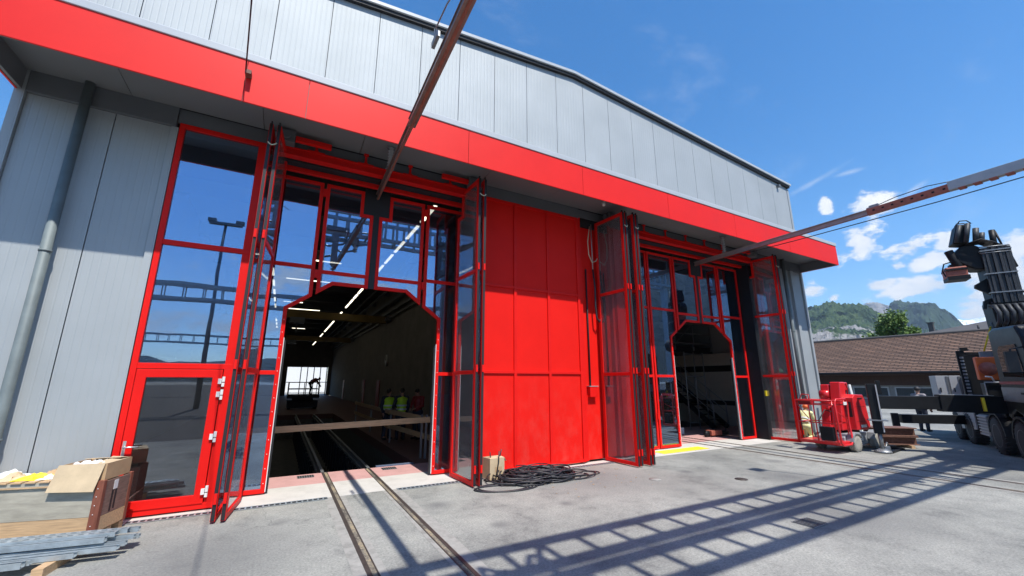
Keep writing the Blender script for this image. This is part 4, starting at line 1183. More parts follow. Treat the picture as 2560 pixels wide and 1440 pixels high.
# the valley side behind the photographer, seen in the reflections
def south(a):
    k = math.atan2(math.sin(a), -math.cos(a))     # 0 = due south, positive towards +X
    e = np.interp(k, [-1.6, -0.7, -0.2, 0.15, 0.5, 0.72, 0.85, 1.0, 1.15, 1.5], [0.07, 0.05, 0.035, 0.055, 0.08, 0.15, 0.25, 0.235, 0.21, 0.15])
    return float(e)
mountain('southern_mountain', 0, 2600, math.pi * 0.5, math.pi * 1.5, south, 200, 40, 1100, 'forest_dark', 23.0, 35, 14)

# ================================================================== red mast lift with a basket
lift = thing('mast_lift', 'red compact mast boom lift with an empty basket parked beside the right gate', 'boom lift', (15.4, -2.1, 0))
M['liftred'] = simple('red machine paint', (0.62, 0.018, 0.022), 0.35, var=0.08, scale=3, coat=0.3)
M['liftgrey'] = simple('grey machine paint', (0.26, 0.27, 0.28), 0.45, var=0.15, scale=4)
def wheel(par, c, r, wd, axis_y=-1, tyre='tyre', rim='lightgrey', n=24, lugs=True):
    """wheel with its axle along local y, outer face towards axis_y"""
    t = MB()
    prof = [(r * 0.6, -wd / 2), (r * 0.93, -wd / 2), (r, -wd * 0.32), (r, wd * 0.32), (r * 0.93, wd / 2), (r * 0.6, wd / 2)]
    t.lathe((0, 0, 0), prof, n, 0, 'Y')
    if lugs:
        for k in range(n):
            a = 2 * math.pi * k / n
            for s in (-1, 1):
                p = Vector((math.cos(a) * r, s * wd * 0.12, math.sin(a) * r)); q = Vector((math.cos(a + 0.12) * r, s * wd * 0.48, math.sin(a + 0.12) * r))
                t.bar(p, q, r * 0.09, r * 0.07, 0, up=(math.cos(a), 0, math.sin(a)))
    o = t.build('wheel', tyre, par, loc=c)
    h = MB(); h.lathe((0, 0, 0), [(0.001, axis_y * wd * 0.30), (r * 0.25, axis_y * wd * 0.30), (r * 0.3, axis_y * wd * 0.42), (r * 0.5, axis_y * wd * 0.40), (r * 0.62, axis_y * wd * 0.51), (r * 0.62, -axis_y * wd * 0.45)], n, 0, 'Y')
    for k in range(6):
        a = k * math.pi / 3; h.lathe((r * 0.36 * math.cos(a), 0, r * 0.36 * math.sin(a)), [(r * 0.04, axis_y * wd * 0.38), (r * 0.04, axis_y * wd * 0.47)], 6, 0, 'Y')
    h.build('rim', rim, o)
    return o
# local: x towards the house, -y towards the yard
for (x, y, s) in ((0.06, -0.46, -1), (1.42, -0.46, -1), (0.06, 0.46, 1), (1.42, 0.46, 1)):
    wheel(lift, (x, y, 0.235), 0.235, 0.17, s, 'tyre_pale', 'liftgrey')
b = MB()
b.prism([(-0.32, 0.24), (-0.2, 0.14), (1.65, 0.14), (1.78, 0.26), (1.75, 0.44), (1.3, 0.5), (-0.1, 0.52), (-0.3, 0.42)], -0.36, 0.36); b.build('chassis', 'liftgrey', lift, 0.02)
b = MB()
for x in (0.06, 1.42): b.prism([(x - 0.3, 0.3), (x - 0.24, 0.5), (x - 0.1, 0.57), (x + 0.16, 0.56), (x + 0.30, 0.44), (x + 0.29, 0.38), (x + 0.14, 0.5), (x - 0.1, 0.51), (x - 0.22, 0.42), (x - 0.24, 0.3)], -0.56, -0.37)
b.build('mudguard', 'liftgrey', lift, 0.01)
b = MB(); b.box(0.55, 0.85, -0.375, -0.362, 0.26, 0.40); b.build('decal', 'white', lift)
b = MB(); b.cyl((0.75, 0.05, 0.5), (0.75, 0.05, 0.62), 0.38, 20); b.build('slew_ring', 'black', lift)
b = MB(); b.prism([(0.22, 0.62), (0.95, 0.60), (1.14, 0.7), (1.06, 1.50), (0.96, 1.66), (0.42, 1.68), (0.27, 1.58)], -0.52, -0.02); b.build('counterweight', 'liftred', lift, 0.02)
b = MB(); b.box(0.5, 0.85, -0.527, -0.5215, 0.68, 0.76); b.build('decal', 'white', lift)
b = MB(); b.box(1.05, 1.10, -0.45, -0.38, 1.02, 1.10); b.build('latch', 'lightgrey', lift)
b = MB()
for (y0, y1, dz) in ((-0.28, 0.02, 0.0), (0.04, 0.30, -0.08)):
    b.add([(-0.10, y0, 0.60), (0.30, y0, 0.60), (0.30, y1, 0.60), (-0.10, y1, 0.60), (0.20, y0, 2.06 + dz), (0.52, y0, 2.06 + dz), (0.52, y1, 2.06 + dz), (0.20, y1, 2.06 + dz)],
          [(3, 2, 1, 0), (4, 5, 6, 7), (0, 1, 5, 4), (1, 2, 6, 5), (2, 3, 7, 6), (3, 0, 4, 7)])
b.box(0.30, 0.78, -0.24, 0.0, 1.80, 2.05)
b.build('mast', 'liftred', lift, 0.03)
b = MB(); b.cyl((0.58, -0.22, 1.2), (0.40, -0.22, 1.95), 0.05, 12); b.cyl((0.63, -0.22, 0.9), (0.58, -0.22, 1.25), 0.07, 12); b.build('ram', 'liftred', lift)
b = MB()
for k in range(3): b.tube([(0.62 + 0.04 * k, -0.12 - 0.05 * k, 1.55), (0.72, -0.14 - 0.05 * k, 1.85), (0.62, -0.15 - 0.05 * k, 2.02), (0.45, -0.14 - 0.05 * k, 1.92), (0.42, -0.13 - 0.04 * k, 1.7)], 0.016, 6)
b.build('hose', 'darkred', lift)
b = MB(); b.lathe((0.2, 0.25, 1.66), [(0.001, -0.2), (0.14, -0.2), (0.14, 0.06), (0.001, 0.06)], 16, 0, 'Y'); b.build('drive_drum', 'liftred', lift)
bk_ = MB()
X0, X1, Y0, Y1, F, T = -0.92, -0.12, -0.46, 0.60, 0.33, 1.50
bk_.prism([(X0, F), (X0 + 0.08, F - 0.1), (X1, F - 0.1), (X1, F)], Y0, Y1); bk_.build('basket_floor', 'liftred', lift, 0.01)
ra = MB()
def rect(z): return [(X0 + .03, Y0 + .03, z), (X1 - .03, Y0 + .03, z), (X1 - .03, Y1 - .03, z), (X0 + .03, Y1 - .03, z)]
ra.tube(rect(T), 0.024, 8, closed=True); ra.tube(rect(T - 0.12), 0.016, 8, closed=True); ra.tube(rect(0.85), 0.016, 8, closed=True)
for (x, y) in ((X0 + .03, Y0 + .03), (X1 - .03, Y0 + .03), (X1 - .03, Y1 - .03), (X0 + .03, Y1 - .03), (X0 + .03, 0.07)): ra.tube([(x, y, F), (x, y, T)], 0.02, 8)
ra.tube([(X0 + .03, Y1 - .05, T - 0.12), (X0 + .03, 0.25, 0.95)], 0.012, 6)
yg = Y0 - 0.05
ra.tube([(X0 + 0.05, yg, F - 0.02), (X0 + 0.03, yg, T - 0.05), (X0 + 0.1, yg, T + 0.05), (X1 - 0.12, yg, T + 0.05), (X1 - 0.02, yg, T - 0.08), (X1 - 0.10, yg, 0.9), (X1 - 0.05, yg, F - 0.0), (X1 - 0.18, yg, F - 0.09), (X0 + 0.14, yg, F - 0.09)], 0.03, 8, closed=True)
ra.tube([(X0 + 0.05, yg, 1.2), (X1 - 0.12, yg, 0.95)], 0.014, 6)
ra.tube([(X0 + 0.1, 0.2, T), (X0 + 0.14, 0.22, T + 0.17), (X0 + 0.2, 0.45, T + 0.18), (X0 + 0.16, 0.5, T)], 0.016, 8)
ra.build('basket_rail', 'liftred', lift)
b = MB(); b.box(X0 + 0.06, X0 + 0.3, 0.15, 0.5, T - 0.14, T + 0.03); b.box(X0 + 0.1, X0 + 0.16, 0.28, 0.3, T + 0.03, T + 0.14); b.build('control_panel', 'darkred', lift, 0.01)
b = MB(); b.box(X0 - 0.03, X0 + 0.12, -0.38, -0.02, F + 0.02, F + 0.42); b.build('document_box', 'blackpaint', lift, 0.02)
b = MB(); b.box(X1 - 0.3, X1 - 0.1, yg - 0.03, yg - 0.022, T - 0.12, T - 0.03); b.build('decal', 'white', lift)
b = MB(); b.bar((X1, 0.07, 0.55), (0.05, 0.0, 0.75), 0.12, 0.14); b.bar((X1, 0.07, 1.25), (0.05, -0.1, 1.5), 0.1, 0.1); b.build('jib', 'liftred', lift, 0.01)

# ================================================================== dark crane truck
truck = thing('crane_truck', 'dark blue-grey truck with a folded black loader crane and extended stabiliser beam', 'truck', (17.7, -5.27, 0), math.atan2(0.436, 0.9))
# local x = rearwards, local y = towards the depot, z up
b = MB()
b.prism([(-2.35, 0.95), (-2.42, 1.5), (-2.36, 2.15), (-2.22, 3.15), (-2.0, 3.46), (-0.5, 3.52), (-0.16, 3.44), (-0.12, 2.0), (-0.18, 1.12), (-0.35, 1.05), (-0.5, 1.2), (-0.75, 1.3), (-1.05, 1.22), (-1.25, 0.95)], -2.46, -0.03)
cab = b.build('cab', 'truckpaint', truck, 0.06)
b = MB(); b.prism([(-1.95, 2.17), (-0.62, 2.20), (-0.60, 2.88), (-0.78, 3.0), (-1.82, 3.0)], -0.029, -0.012); b.build('side_window', 'glass_dark', cab)
b = MB(); b.prism([(-2.02, 2.10), (-1.95, 2.17), (-0.62, 2.2), (-0.55, 2.13)], -0.029, -0.005); b.build('window_trim', 'black', cab)
b = MB(); b.box(-2.05, -0.16, -0.029, -0.018, 2.0, 2.075); b.build('red_stripe', 'darkred', cab)
b = MB(); b.box(-2.2, -0.2, -0.029, -0.014, 1.55, 1.92); b.build('pale_band', 'steel', cab)
b = MB(); b.add([(-2.44, -2.3, 2.2), (-2.44, -0.2, 2.2), (-2.26, -0.28, 3.1), (-2.26, -2.2, 3.1)], [(0, 1, 2, 3)]); b.build('windscreen', 'glass_dark', cab)
b = MB(); b.box(-2.60, -2.36, -2.44, -0.05, 0.55, 1.0); b.build('bumper', 'liftgrey', truck, 0.04)
for y in (-2.25, -0.4):
    b = MB(); b.box(-2.63, -2.6, y - 0.2, y + 0.2, 0.7, 0.9); b.build('headlight', 'white', truck)
b = MB(); b.box(-2.5, -2.43, -2.1, -0.4, 1.1, 1.9); b.build('grille', 'black', truck)
b = MB(); b.box(-1.6, -1.45, -0.029, -0.004, 1.75, 1.8); b.build('door_handle', 'black', cab)
b = MB(); b.tube([(-2.2, -0.02, 2.9), (-2.25, 0.2, 2.85), (-2.25, 0.22, 2.3)], 0.02, 6); b.box(-2.32, -2.2, 0.12, 0.32, 2.3, 2.8); b.build('mirror', 'black', cab)
b = MB(); b.box(-1.9, 7.9, -1.65, -1.45, 0.72, 1.0); b.box(-1.9, 7.9, -0.95, -0.75, 0.72, 1.0)
for x in (-0.75, 1.05, 3.6, 4.95): b.cyl((x, -2.3, 0.52), (x, -0.1, 0.52), 0.09, 10)
b.build('frame_rails', 'blackpaint', truck)
for x in (-0.75, 1.05, 3.6, 4.95):
    for (y, s) in ((-0.18, 1), (-2.28, -1)):
        wheel(truck, (x, y, 0.52), 0.52, 0.33, s, 'tyre', 'lightgrey' if x > 3 else 'steel', 26)
b = MB()
for x in (-0.75, 1.05): b.prism([(x + math.cos(a) * rr, 0.52 + math.sin(a) * rr) for rr, rng in ((0.66, range(0, 11)), (0.60, range(10, -1, -1))) for a in [math.pi * (0.02 + 0.096 * k) for k in rng]], -0.42, -0.02)
b.build('wheel_arch', 'black', truck)
b = MB(); b.box(1.75, 2.55, -0.4, -0.05, 0.4, 1.05); b.build('side_tank', 'steel', truck, 0.04)
b = MB()
for k in range(7): b.box(1.72, 2.56, -0.05, -0.02, 0.42 + k * 0.09, 0.47 + k * 0.09)
b.build('tank_ribs', 'lightgrey', truck)
b = MB(); b.prism([(2.85, 0.52), (5.0, 0.40), (5.0, 1.06), (2.80, 1.06)], -0.06, -0.02); b.build('side_panel', 'lightgrey', truck, 0.01)
b = MB(); b.box(2.6, 8.2, -2.48, -0.02, 1.12, 1.30); b.build('load_bed', 'darkgrey', truck, 0.01)
b = MB(); b.box(2.58, 2.66, -0.10, 0.09, 1.31, 3.08); b.box(2.58, 2.66, -2.45, -2.3, 1.31, 3.05); b.box(2.59, 2.65, -2.3, -0.1, 2.94, 3.02); b.box(2.6, 2.64, -2.3, -0.1, 1.31, 2.93); b.box(2.56, 2.68, -0.2, -0.02, 3.08, 3.2); b.build('headboard', 'blackpaint', truck)
b = MB()
for k in range(14): b.box(2.55, 2.58, -0.05, 0.04, 1.4 + k * 0.11, 1.46 + k * 0.11)
b.build('headboard_ribs', 'liftgrey', truck)
b = MB(); b.box(1.38, 1.62, -0.48, -0.03, 2.12, 2.82); b.build('orange_reel_box', 'orange', truck, 0.03)
b = MB(); b.lathe((1.36, -0.25, 2.46), [(0.001, -0.02), (0.2, -0.02), (0.2, 0.02), (0.001, 0.02)], 20, 0, 'X'); b.build('reel', 'fishplate', truck)
b = MB(); b.box(1.75, 1.85, -0.62, -0.25, 2.3, 3.0); b.build('tool_plate', 'liftgrey', truck)
b = MB(); b.box(0.4, 0.85, -0.55, 0.12, 1.62, 2.03); b.build('control_block', 'blackpaint', truck, 0.02)
b = MB(); b.tube([(0.38, 0.14, 1.66), (0.36, 0.14, 2.05), (0.36, -0.5, 2.06)], 0.018, 6); b.build('control_guard', 'lightgrey', truck)
b = MB(); b.tube([(0.5, -0.1, 2.06), (0.45, -0.05, 2.2), (0.42, 0.08, 2.22)], 0.022, 6); b.build('lever', 'white', truck)
# crane
M['ramgrey'] = simple('dull ram steel', (0.045, 0.05, 0.056), 0.5, metal=0.1, spec=0.3, var=0.2)
b = MB(); b.box(0.55, 2.5, -2.2, -0.15, 1.05, 1.62); b.cyl((1.6, -0.95, 1.6), (1.6, -0.95, 3.9), 0.34, 18); b.build('crane_base', 'blackpaint', truck, 0.03)
b = MB()
b.add([(1.2, -0.64, 3.7), (1.2, -1.32, 3.7), (2.0, -1.32, 3.7), (2.0, -0.64, 3.7), (1.2, -0.62, 4.5), (1.2, -1.32, 4.5), (2.0, -1.32, 4.5), (2.0, -0.62, 4.5)], [(0, 1, 5, 4), (1, 2, 6, 5), (2, 3, 7, 6), (3, 0, 4, 7), (4, 5, 6, 7), (3, 2, 1, 0)])
b.build('crane_neck', 'blackpaint', truck, 0.03)
b = MB()
z0, z1 = 4.45, 6.2
for k in range(9):
    y = -0.72 - 0.072 * k; rr = 0.036 if k % 3 else 0.05
    b.bar((1.22 - 0.03 * (k % 2), y, z0), (1.22 - 0.03 * (k % 2), y - 0.015, z1), rr * 1.7, 0.06)
b.build('boom_rams', 'ramgrey', truck)
b = MB(); b.box(1.28, 1.95, -1.30, -0.70, 4.3, 6.25); b.build('boom', 'blackpaint', truck, 0.03)
b = MB()
for z in (4.75, 5.35, 6.1): b.box(1.14, 1.3, -1.34, -0.66, z, z + 0.035)
b.tube([(1.16, -0.66, 6.25), (1.16, -1.32, 6.22)], 0.02, 6); b.tube([(1.16, -0.66, 6.05), (1.16, -1.32, 6.03)], 0.015, 6)
b.build('boom_clamps', 'steel', truck)
b = MB()
for k in range(5):
    y = -0.62 - 0.14 * k
    b.tube([(1.25, y, 4.35), (1.02, y - 0.02, 4.33), (0.88, y - 0.04, 4.1), (0.92, y - 0.02, 3.85), (1.15, y, 3.72)], 0.055, 8)
b.build('hose_loop', 'ramgrey', truck)
b = MB(); b.prism([(-0.70, 5.25), (-0.42, 5.08), (-0.40, 4.98), (-0.62, 4.80), (-0.72, 4.7)], 1.3, 1.4, axis='X'); b.prism([(-0.70, 4.62), (-0.52, 4.55), (-0.47, 4.3), (-0.53, 4.28), (-0.58, 4.45), (-0.72, 4.45)], 1.3, 1.42, axis='X'); b.build('boom_hook', 'blackpaint', truck)
b = MB(); b.prism([(-1.34, 6.2), (-1.40, 5.8), (-1.44, 5.55), (-1.30, 5.55), (-1.30, 6.2)], 1.35, 1.6, axis='X'); b.tube([(1.3, -1.36, 4.75), (1.3, -1.44, 4.7), (1.3, -1.42, 4.6), (1.3, -1.34, 4.6)], 0.03, 6); b.tube([(1.3, -1.36, 4.5), (1.3, -1.46, 4.45), (1.3, -1.42, 4.34), (1.3, -1.34, 4.34)], 0.03, 6); b.build('boom_bracket', 'blackpaint', truck)
b = MB(); b.prism([(-0.72, 6.3), (-0.72, 5.55), (-0.50, 5.58), (-0.18, 5.85), (-0.12, 6.15), (-0.30, 6.38), (-0.55, 6.42)], 1.25, 1.85, axis='X'); b.build('knuckle', 'blackpaint', truck, 0.04)
b = MB()
b.add([(1.2, -0.14, 6.5), (1.2, -0.50, 6.42), (1.75, -0.50, 6.42), (1.75, -0.14, 6.5), (1.2, -0.33, 7.12), (1.2, -0.66, 7.06), (1.75, -0.66, 7.06), (1.75, -0.33, 7.12)], [(0, 1, 5, 4), (1, 2, 6, 5), (2, 3, 7, 6), (3, 0, 4, 7), (4, 5, 6, 7), (3, 2, 1, 0)])
b.build('jib', 'blackpaint', truck, 0.03)
b = MB()
b.cyl((1.15, -0.22, 6.5), (1.15, -0.38, 7.05), 0.055, 12); b.cyl((1.14, -0.42, 6.48), (1.14, -0.57, 7.08), 0.06, 12); b.cyl((1.2, -0.66, 6.45), (1.2, -0.73, 6.9), 0.075, 12); b.cyl((1.3, -0.80, 6.42), (1.3, -0.86, 6.75), 0.07, 12); b.build('jib_rams', 'ramgrey', truck)
b = MB(); b.tube([(1.2, -0.35, 7.12), (1.2, -0.42, 7.22), (1.2, -0.58, 7.2), (1.2, -0.66, 7.08)], 0.018, 6); b.tube([(1.5, -0.35, 7.12), (1.5, -0.42, 7.22), (1.5, -0.58, 7.2), (1.5, -0.66, 7.08)], 0.018, 6)
for k in range(6): b.tube([(1.15 + 0.05 * k, -0.45, 6.42), (1.1 + 0.05 * k, -0.75, 6.50 - 0.02 * k), (1.15 + 0.05 * k, -1.0, 6.38 - 0.03 * k), (1.25, -1.2, 6.25)], 0.022, 6)
b.build('jib_hoses', 'black', truck)
b = MB(); b.cyl((1.5, -1.10, 6.2), (1.5, -1.14, 6.84), 0.075, 12); b.tube([(1.5, -1.2, 6.8), (1.5, -1.26, 6.4), (1.5, -1.28, 6.1)], 0.03, 6); b.build('upright_ram', 'blackpaint', truck)
b = MB(); b.cyl((1.3, -0.02, 6.28), (1.3, -0.16, 5.7), 0.11, 12); b.box(1.25, 1.5, -0.25, 0.04, 5.68, 5.82); b.build('jib_tip', 'blackpaint', truck, 0.01)
b = MB(); b.box(1.1, 1.55, -0.30, 0.20, 5.36, 5.70); b.build('hook_block', 'fishplate', truck, 0.03)
b = MB(); b.box(1.06, 1.6, -0.32, 0.19, 5.27, 5.40); b.box(1.06, 1.6, -0.30, 0.20, 5.58, 5.64); b.tube([(1.1, 0.22, 5.4), (1.1, 0.27, 5.6), (1.1, 0.2, 5.82), (1.1, 0.05, 5.86)], 0.02, 6); b.build('block_guard', 'blackpaint', truck)
b = MB(); b.tube([(1.45, -0.56, 3.75), (1.42, -0.42, 3.4), (1.4, -0.27, 3.0)], 0.022, 6); b.build('lifting_sling', 'yellow', truck)
# stabiliser
b = MB(); b.bar((0.40, -0.25, 1.42), (0.10, 1.25, 1.45), 0.34, 0.48); b.build('stabiliser_sleeve', 'blackpaint', truck, 0.01)
b = MB(); b.bar((0.10, 1.25, 1.455), (-0.52, 2.75, 1.455), 0.26, 0.38); b.build('stabiliser_beam', 'blackpaint', truck, 0.01)
b = MB(); b.bar((0.27, 0.1, 1.68), (0.1, 1.24, 1.70), 0.3, 0.015); b.build('beam_edge', 'liftgrey', truck)
b = MB(); b.box(0.02, 0.16, 0.3, 0.36, 1.25, 1.62); b.build('warning_strip', 'yellow', truck)
b = MB(); b.box(-0.69, -0.46, 2.66, 2.90, 0.55, 2.0); b.box(-0.62, -0.5, 2.55, 2.66, 1.7, 2.1); b.build('stabiliser_leg', 'blackpaint', truck, 0.01)
b = MB(); b.cyl((-0.58, 2.78, 0.12), (-0.58, 2.78, 0.6), 0.055, 12); b.lathe((-0.58, 2.78, 0.0), [(0.001, 0.01), (0.22, 0.01), (0.20, 0.06), (0.07, 0.12), (0.001, 0.12)], 16); b.box(-0.80, -0.36, 2.55, 3.0, 0.92, 0.95); b.build('stabiliser_foot', 'steel', truck)
b = MB(); b.bar((-0.72, 2.68, 0.6), (-0.72, 2.68, 1.98), 0.03, 0.03); b.build('leg_hose', 'lightgrey', truck)
b = MB(); b.bar((4.0, -0.2, 0.76), (3.3, 1.75, 0.76), 0.28, 0.30); b.bar((3.2, 1.9, 0.95), (3.2, 1.9, 0.02), 0.2, 0.2, up=(0, 1, 0)); b.build('rear_stabiliser', 'blackpaint', truck, 0.01)
# load on the bed: grey cabinets
TR = truck
def on_truck(x, y, z): 
    a = math.atan2(0.436, 0.9); return (17.7 + x * math.cos(a) - y * math.sin(a), -5.27 + x * math.sin(a) + y * math.cos(a), z)
for (x, y0, y1, h, lab) in ((4.4, -0.9, -0.25, 0.95, 'grey cabinet on the truck bed next to the headboard'), (4.6, -0.24, 0.06, 0.98, 'narrow grey cabinet with a dark stripe on the truck bed'), (4.6, 0.08, 0.42, 0.98, 'outer narrow grey cabinet at the edge of the truck bed')):
    t = thing('grey_cabinet', lab, 'cabinet', on_truck(x, (y0 + y1) / 2, 1.30), math.atan2(0.436, 0.9), 'grey cabinets loaded on the truck')
    q = MB(); wd = (y1 - y0) / 2; q.box(-0.3, 0.6, -wd, wd, 0.0, h); q.build('body', 'lightgrey', t, 0.01)
    q = MB(); q.box(-0.312, -0.301, -wd, -wd + 0.07, 0.02, h - 0.02); q.build('edge_profile', 'darkgrey', t)
    q = MB(); q.box(-0.33, -0.302, wd - 0.1, wd - 0.07, 0.4, 0.55); q.build('handle', 'black', t)
b = MB(); b.box(-0.02, 0.02, -0.05, 0.05, 0, 0.1)
# brown steel beams stacked beside the lift
def ibeam(mb, ln, wd, ht, tf=0.03, tw=0.025):
    mb.prism([(-wd / 2, 0), (wd / 2, 0), (wd / 2, tf), (tw, tf), (tw, ht - tf), (wd / 2, ht - tf), (wd / 2, ht), (-wd / 2, ht), (-wd / 2, ht - tf), (-tw, ht - tf), (-tw, tf), (-wd / 2, tf)], 0, ln, axis='X')
bi = 0
for (dx, dz, lab) in ((0.0, 0.09, 'rust brown steel beam at the bottom front of the stack by the stabiliser foot'), (0.0, 0.355, 'rust brown steel beam on top of the front of the stack'), (0.32, 0.09, 'rust brown steel beam at the bottom behind in the stack'), (0.32, 0.355, 'rust brown steel beam on top behind in the stack')):
    t = MB(); ibeam(t, 1.25, 0.30, 0.26); o = t.build('steel_beam', 'rust', None, 0.004)
    a = math.atan2(-0.66, 0.75)
    o.location = (17.15 + dx * math.sin(-a), -2.32 + dx * math.cos(a), dz); o.rotation_euler = (0, 0, a)
    tag(o, lab, 'steel beam', 'stacked steel beams')
for (dx, lab) in ((0.18, 'short timber batten under the left end of the steel beams'), (1.0, 'short timber batten under the right end of the steel beams')):
    t = MB(); t.box(-0.05, 0.05, -0.25, 0.6, 0.0, 0.088); o = t.build('timber_batten', 'wood_new', None, 0.004)
    a = math.atan2(-0.66, 0.75); o.location = (17.15 + dx * math.cos(a), -2.32 + dx * math.sin(a), 0); o.rotation_euler = (0, 0, a)
    tag(o, lab, 'timber')
t = thing('foot_trestle', 'low black steel foot trestle lying on the ground before the brown beams', 'trestle', (16.35, -2.95, 0), 0.3)
b = MB(); b.bar((-0.35, -0.15, 0.03), (0.7, -0.35, 0.03), 0.06, 0.05); b.bar((-0.3, 0.15, 0.03), (0.7, 0.0, 0.03), 0.06, 0.05); b.bar((0.65, -0.42, 0.031), (0.7, 0.1, 0.031), 0.05, 0.06); b.build('base', 'blackpaint', t)
b = MB(); b.tube([(-0.1, 0, 0.05), (0.1, -0.05, 0.25), (0.3, -0.1, 0.05)], 0.025, 6); b.box(-0.25, -0.05, -0.12, 0.08, 0.05, 0.16); b.build('bracket', 'steel', t)
for (x, y, tl, mt_, lab) in ((19.0, -0.6, 0.18, 'wood_new', 'plank with a pale edge leaning upright behind the stabiliser leg'), (19.15, -0.95, 0.2, 'blackpaint', 'black steel profile leaning next to the pale plank'), (20.3, -0.9, -0.2, 'white', 'white board leaning upright beyond the stabiliser beam'), (20.0, -0.7, 0.1, 'lightgrey', 'narrow grey strip leaning upright beside the white board')):
    m = MB(); m.bar((0, 0, 0), (tl, 0.1, 1.95), 0.16, 0.04, up=(0, 1, 0)); o = m.build('leaning_board', mt_); o.location = (x, y, 0); tag(o, lab, 'board')
b = MB(); b.box(0.205, 0.219, -0.46, -0.30, 1.0, 1.45); b.build('vent_grille', 'black', lift)
b = MB(); b.tube([(0.55, -0.525, 1.56), (0.7, -0.535, 1.56), (0.85, -0.525, 1.56)], 0.014, 6); b.build('grab_handle', 'black', lift)
b = MB(); b.box(0.28, 0.95, -0.5255, -0.5215, 1.30, 1.306); b.box(0.25, 1.0, -0.5255, -0.5215, 0.86, 0.866); b.build('cover_seam', 'black', lift)
b = MB(); b.tube([(-0.6, 0.1, 0.4), (-0.4, 0.2, 0.9), (-0.2, 0.1, 1.2), (0.15, -0.05, 1.1)], 0.018, 6); b.build('control_cable', 'black', lift)

# ================================================================== things on the yard, left
CR = R(-15.0)
def crate_at(x, y, z=0.0):
    return (-1.95 + x * math.cos(CR) - y * math.sin(CR), -0.98 + x * math.sin(CR) + y * math.cos(CR), z)
t = thing('wooden_crate', 'long grey plywood crate with red brown corner posts before the entrance door', 'crate', crate_at(0, 0), CR)
b = MB(); b.box(-1.7, -0.09, 0.0, 0.025, 0.31, 0.70); b.build('front_board', 'wood_grey', t)
b = MB(); b.box(-1.7, -0.09, -0.004, 0.022, 0.12, 0.305); b.build('bottom_board', 'wood_new', t)
b = MB(); b.box(-0.025, 0.0, 0.05, 0.57, 0.30, 0.74); b.build('end_board', 'wood_panel', t)
b = MB(); b.box(-0.03, 0.004, 0.05, 0.57, 0.12, 0.295); b.build('end_board', 'wood_new', t)
for y in (0.0, 0.57): 
    b = MB(); b.box(-0.09, 0.008, y - 0.012, y + 0.05, 0.10, 0.76); b.build('corner_post', 'wood_red', t, 0.004)
b = MB(); b.box(-1.7, -0.09, 0.59, 0.615, 0.12, 0.70); b.box(-1.7, -0.03, 0.03, 0.585, 0.118, 0.14); b.build('back_board', 'wood_grey', t)
b = MB()
for y in (0.02, 0.27, 0.52): b.box(-1.7, -0.01, y, y + 0.09, 0.0, 0.10)
for x in (-1.6, -1.0, -0.4, -0.12): b.box(x, x + 0.1, -0.005, 0.62, 0.10, 0.118)
b.build('pallet', 'wood_new', t)
b = MB(); b.box(0.0, 0.0035, 0.22, 0.30, 0.60, 0.72); b.build('paper_label', 'paper', t)
b = MB(); b.box(0.001, 0.003, 0.20, 0.235, 0.32, 0.60); b.box(0.001, 0.003, 0.27, 0.305, 0.34, 0.60); b.build('stain_stripe', 'black', t)
b = MB()
for (x, z) in ((-0.05, 0.66), (-0.05, 0.56), (-0.05, 0.45), (-0.05, 0.34), (-0.05, 0.20)): b.lathe((x, -0.014, z), [(0.006, -0.004), (0.006, 0.004)], 6, 0, 'Y')
b.build('screw_heads', 'white', t)
# open cardboard box on the crate
t = thing('cardboard_box', 'open cardboard box with its front flap hanging down sitting on the end of the crate', 'cardboard box', crate_at(-0.52, 0.03, 0.705), CR)
b = MB()
W, D, H = 0.50, 0.53, 0.27
for (x0, x1, y0, y1) in ((0, W, 0.0, 0.008), (0, W, D - 0.008, D), (0, 0.008, 0.008, D - 0.008), (W - 0.008, W, 0.008, D - 0.008)): b.box(x0, x1, y0, y1, 0.05, H)
b.box(0.01, W - 0.01, 0.01, D - 0.01, 0.05, 0.06); b.build('body', 'card', t)
b = MB(); b.add([(-0.03, -0.03, H), (W - 0.02, -0.015, H), (W - 0.05, -0.10, -0.07), (-0.07, -0.10, -0.05), (-0.03, -0.022, H), (W - 0.02, -0.007, H), (W - 0.05, -0.092, -0.07), (-0.07, -0.092, -0.05)], [(0, 1, 2, 3), (7, 6, 5, 4), (0, 4, 5, 1), (1, 5, 6, 2), (2, 6, 7, 3), (3, 7, 4, 0)]); b.build('front_flap', 'card_pale', t)
b = MB(); b.add([(0.05, D, H), (W, D, H), (W - 0.02, D - 0.24, H + 0.035), (0.06, D - 0.25, H + 0.03)], [(0, 1, 2, 3)]); b.add([(W, 0.03, H), (W, D - 0.02, H), (W - 0.2, D - 0.08, H + 0.03), (W - 0.22, 0.1, H - 0.02)], [(0, 1, 2, 3)]); o = b.build('top_flap', 'card_pale', t)
s_ = o.modifiers.new('solid', 'SOLIDIFY'); s_.thickness = 0.006
b = MB()
rn = random.Random(5)
gx, gy = 12, 8
vs = [(0.02 + (W - 0.1) * i / gx, 0.04 + (D * 0.6) * j / gy, H - 0.05 + 0.07 * rn.random() * (1 if 0 < i < gx and 0 < j < gy else 0)) for j in range(gy + 1) for i in range(gx + 1)]
b.add(vs, [(j * (gx + 1) + i, j * (gx + 1) + i + 1, (j + 1) * (gx + 1) + i + 1, (j + 1) * (gx + 1) + i) for j in range(gy) for i in range(gx)]); b.build('plastic_wrap', 'paper', t)
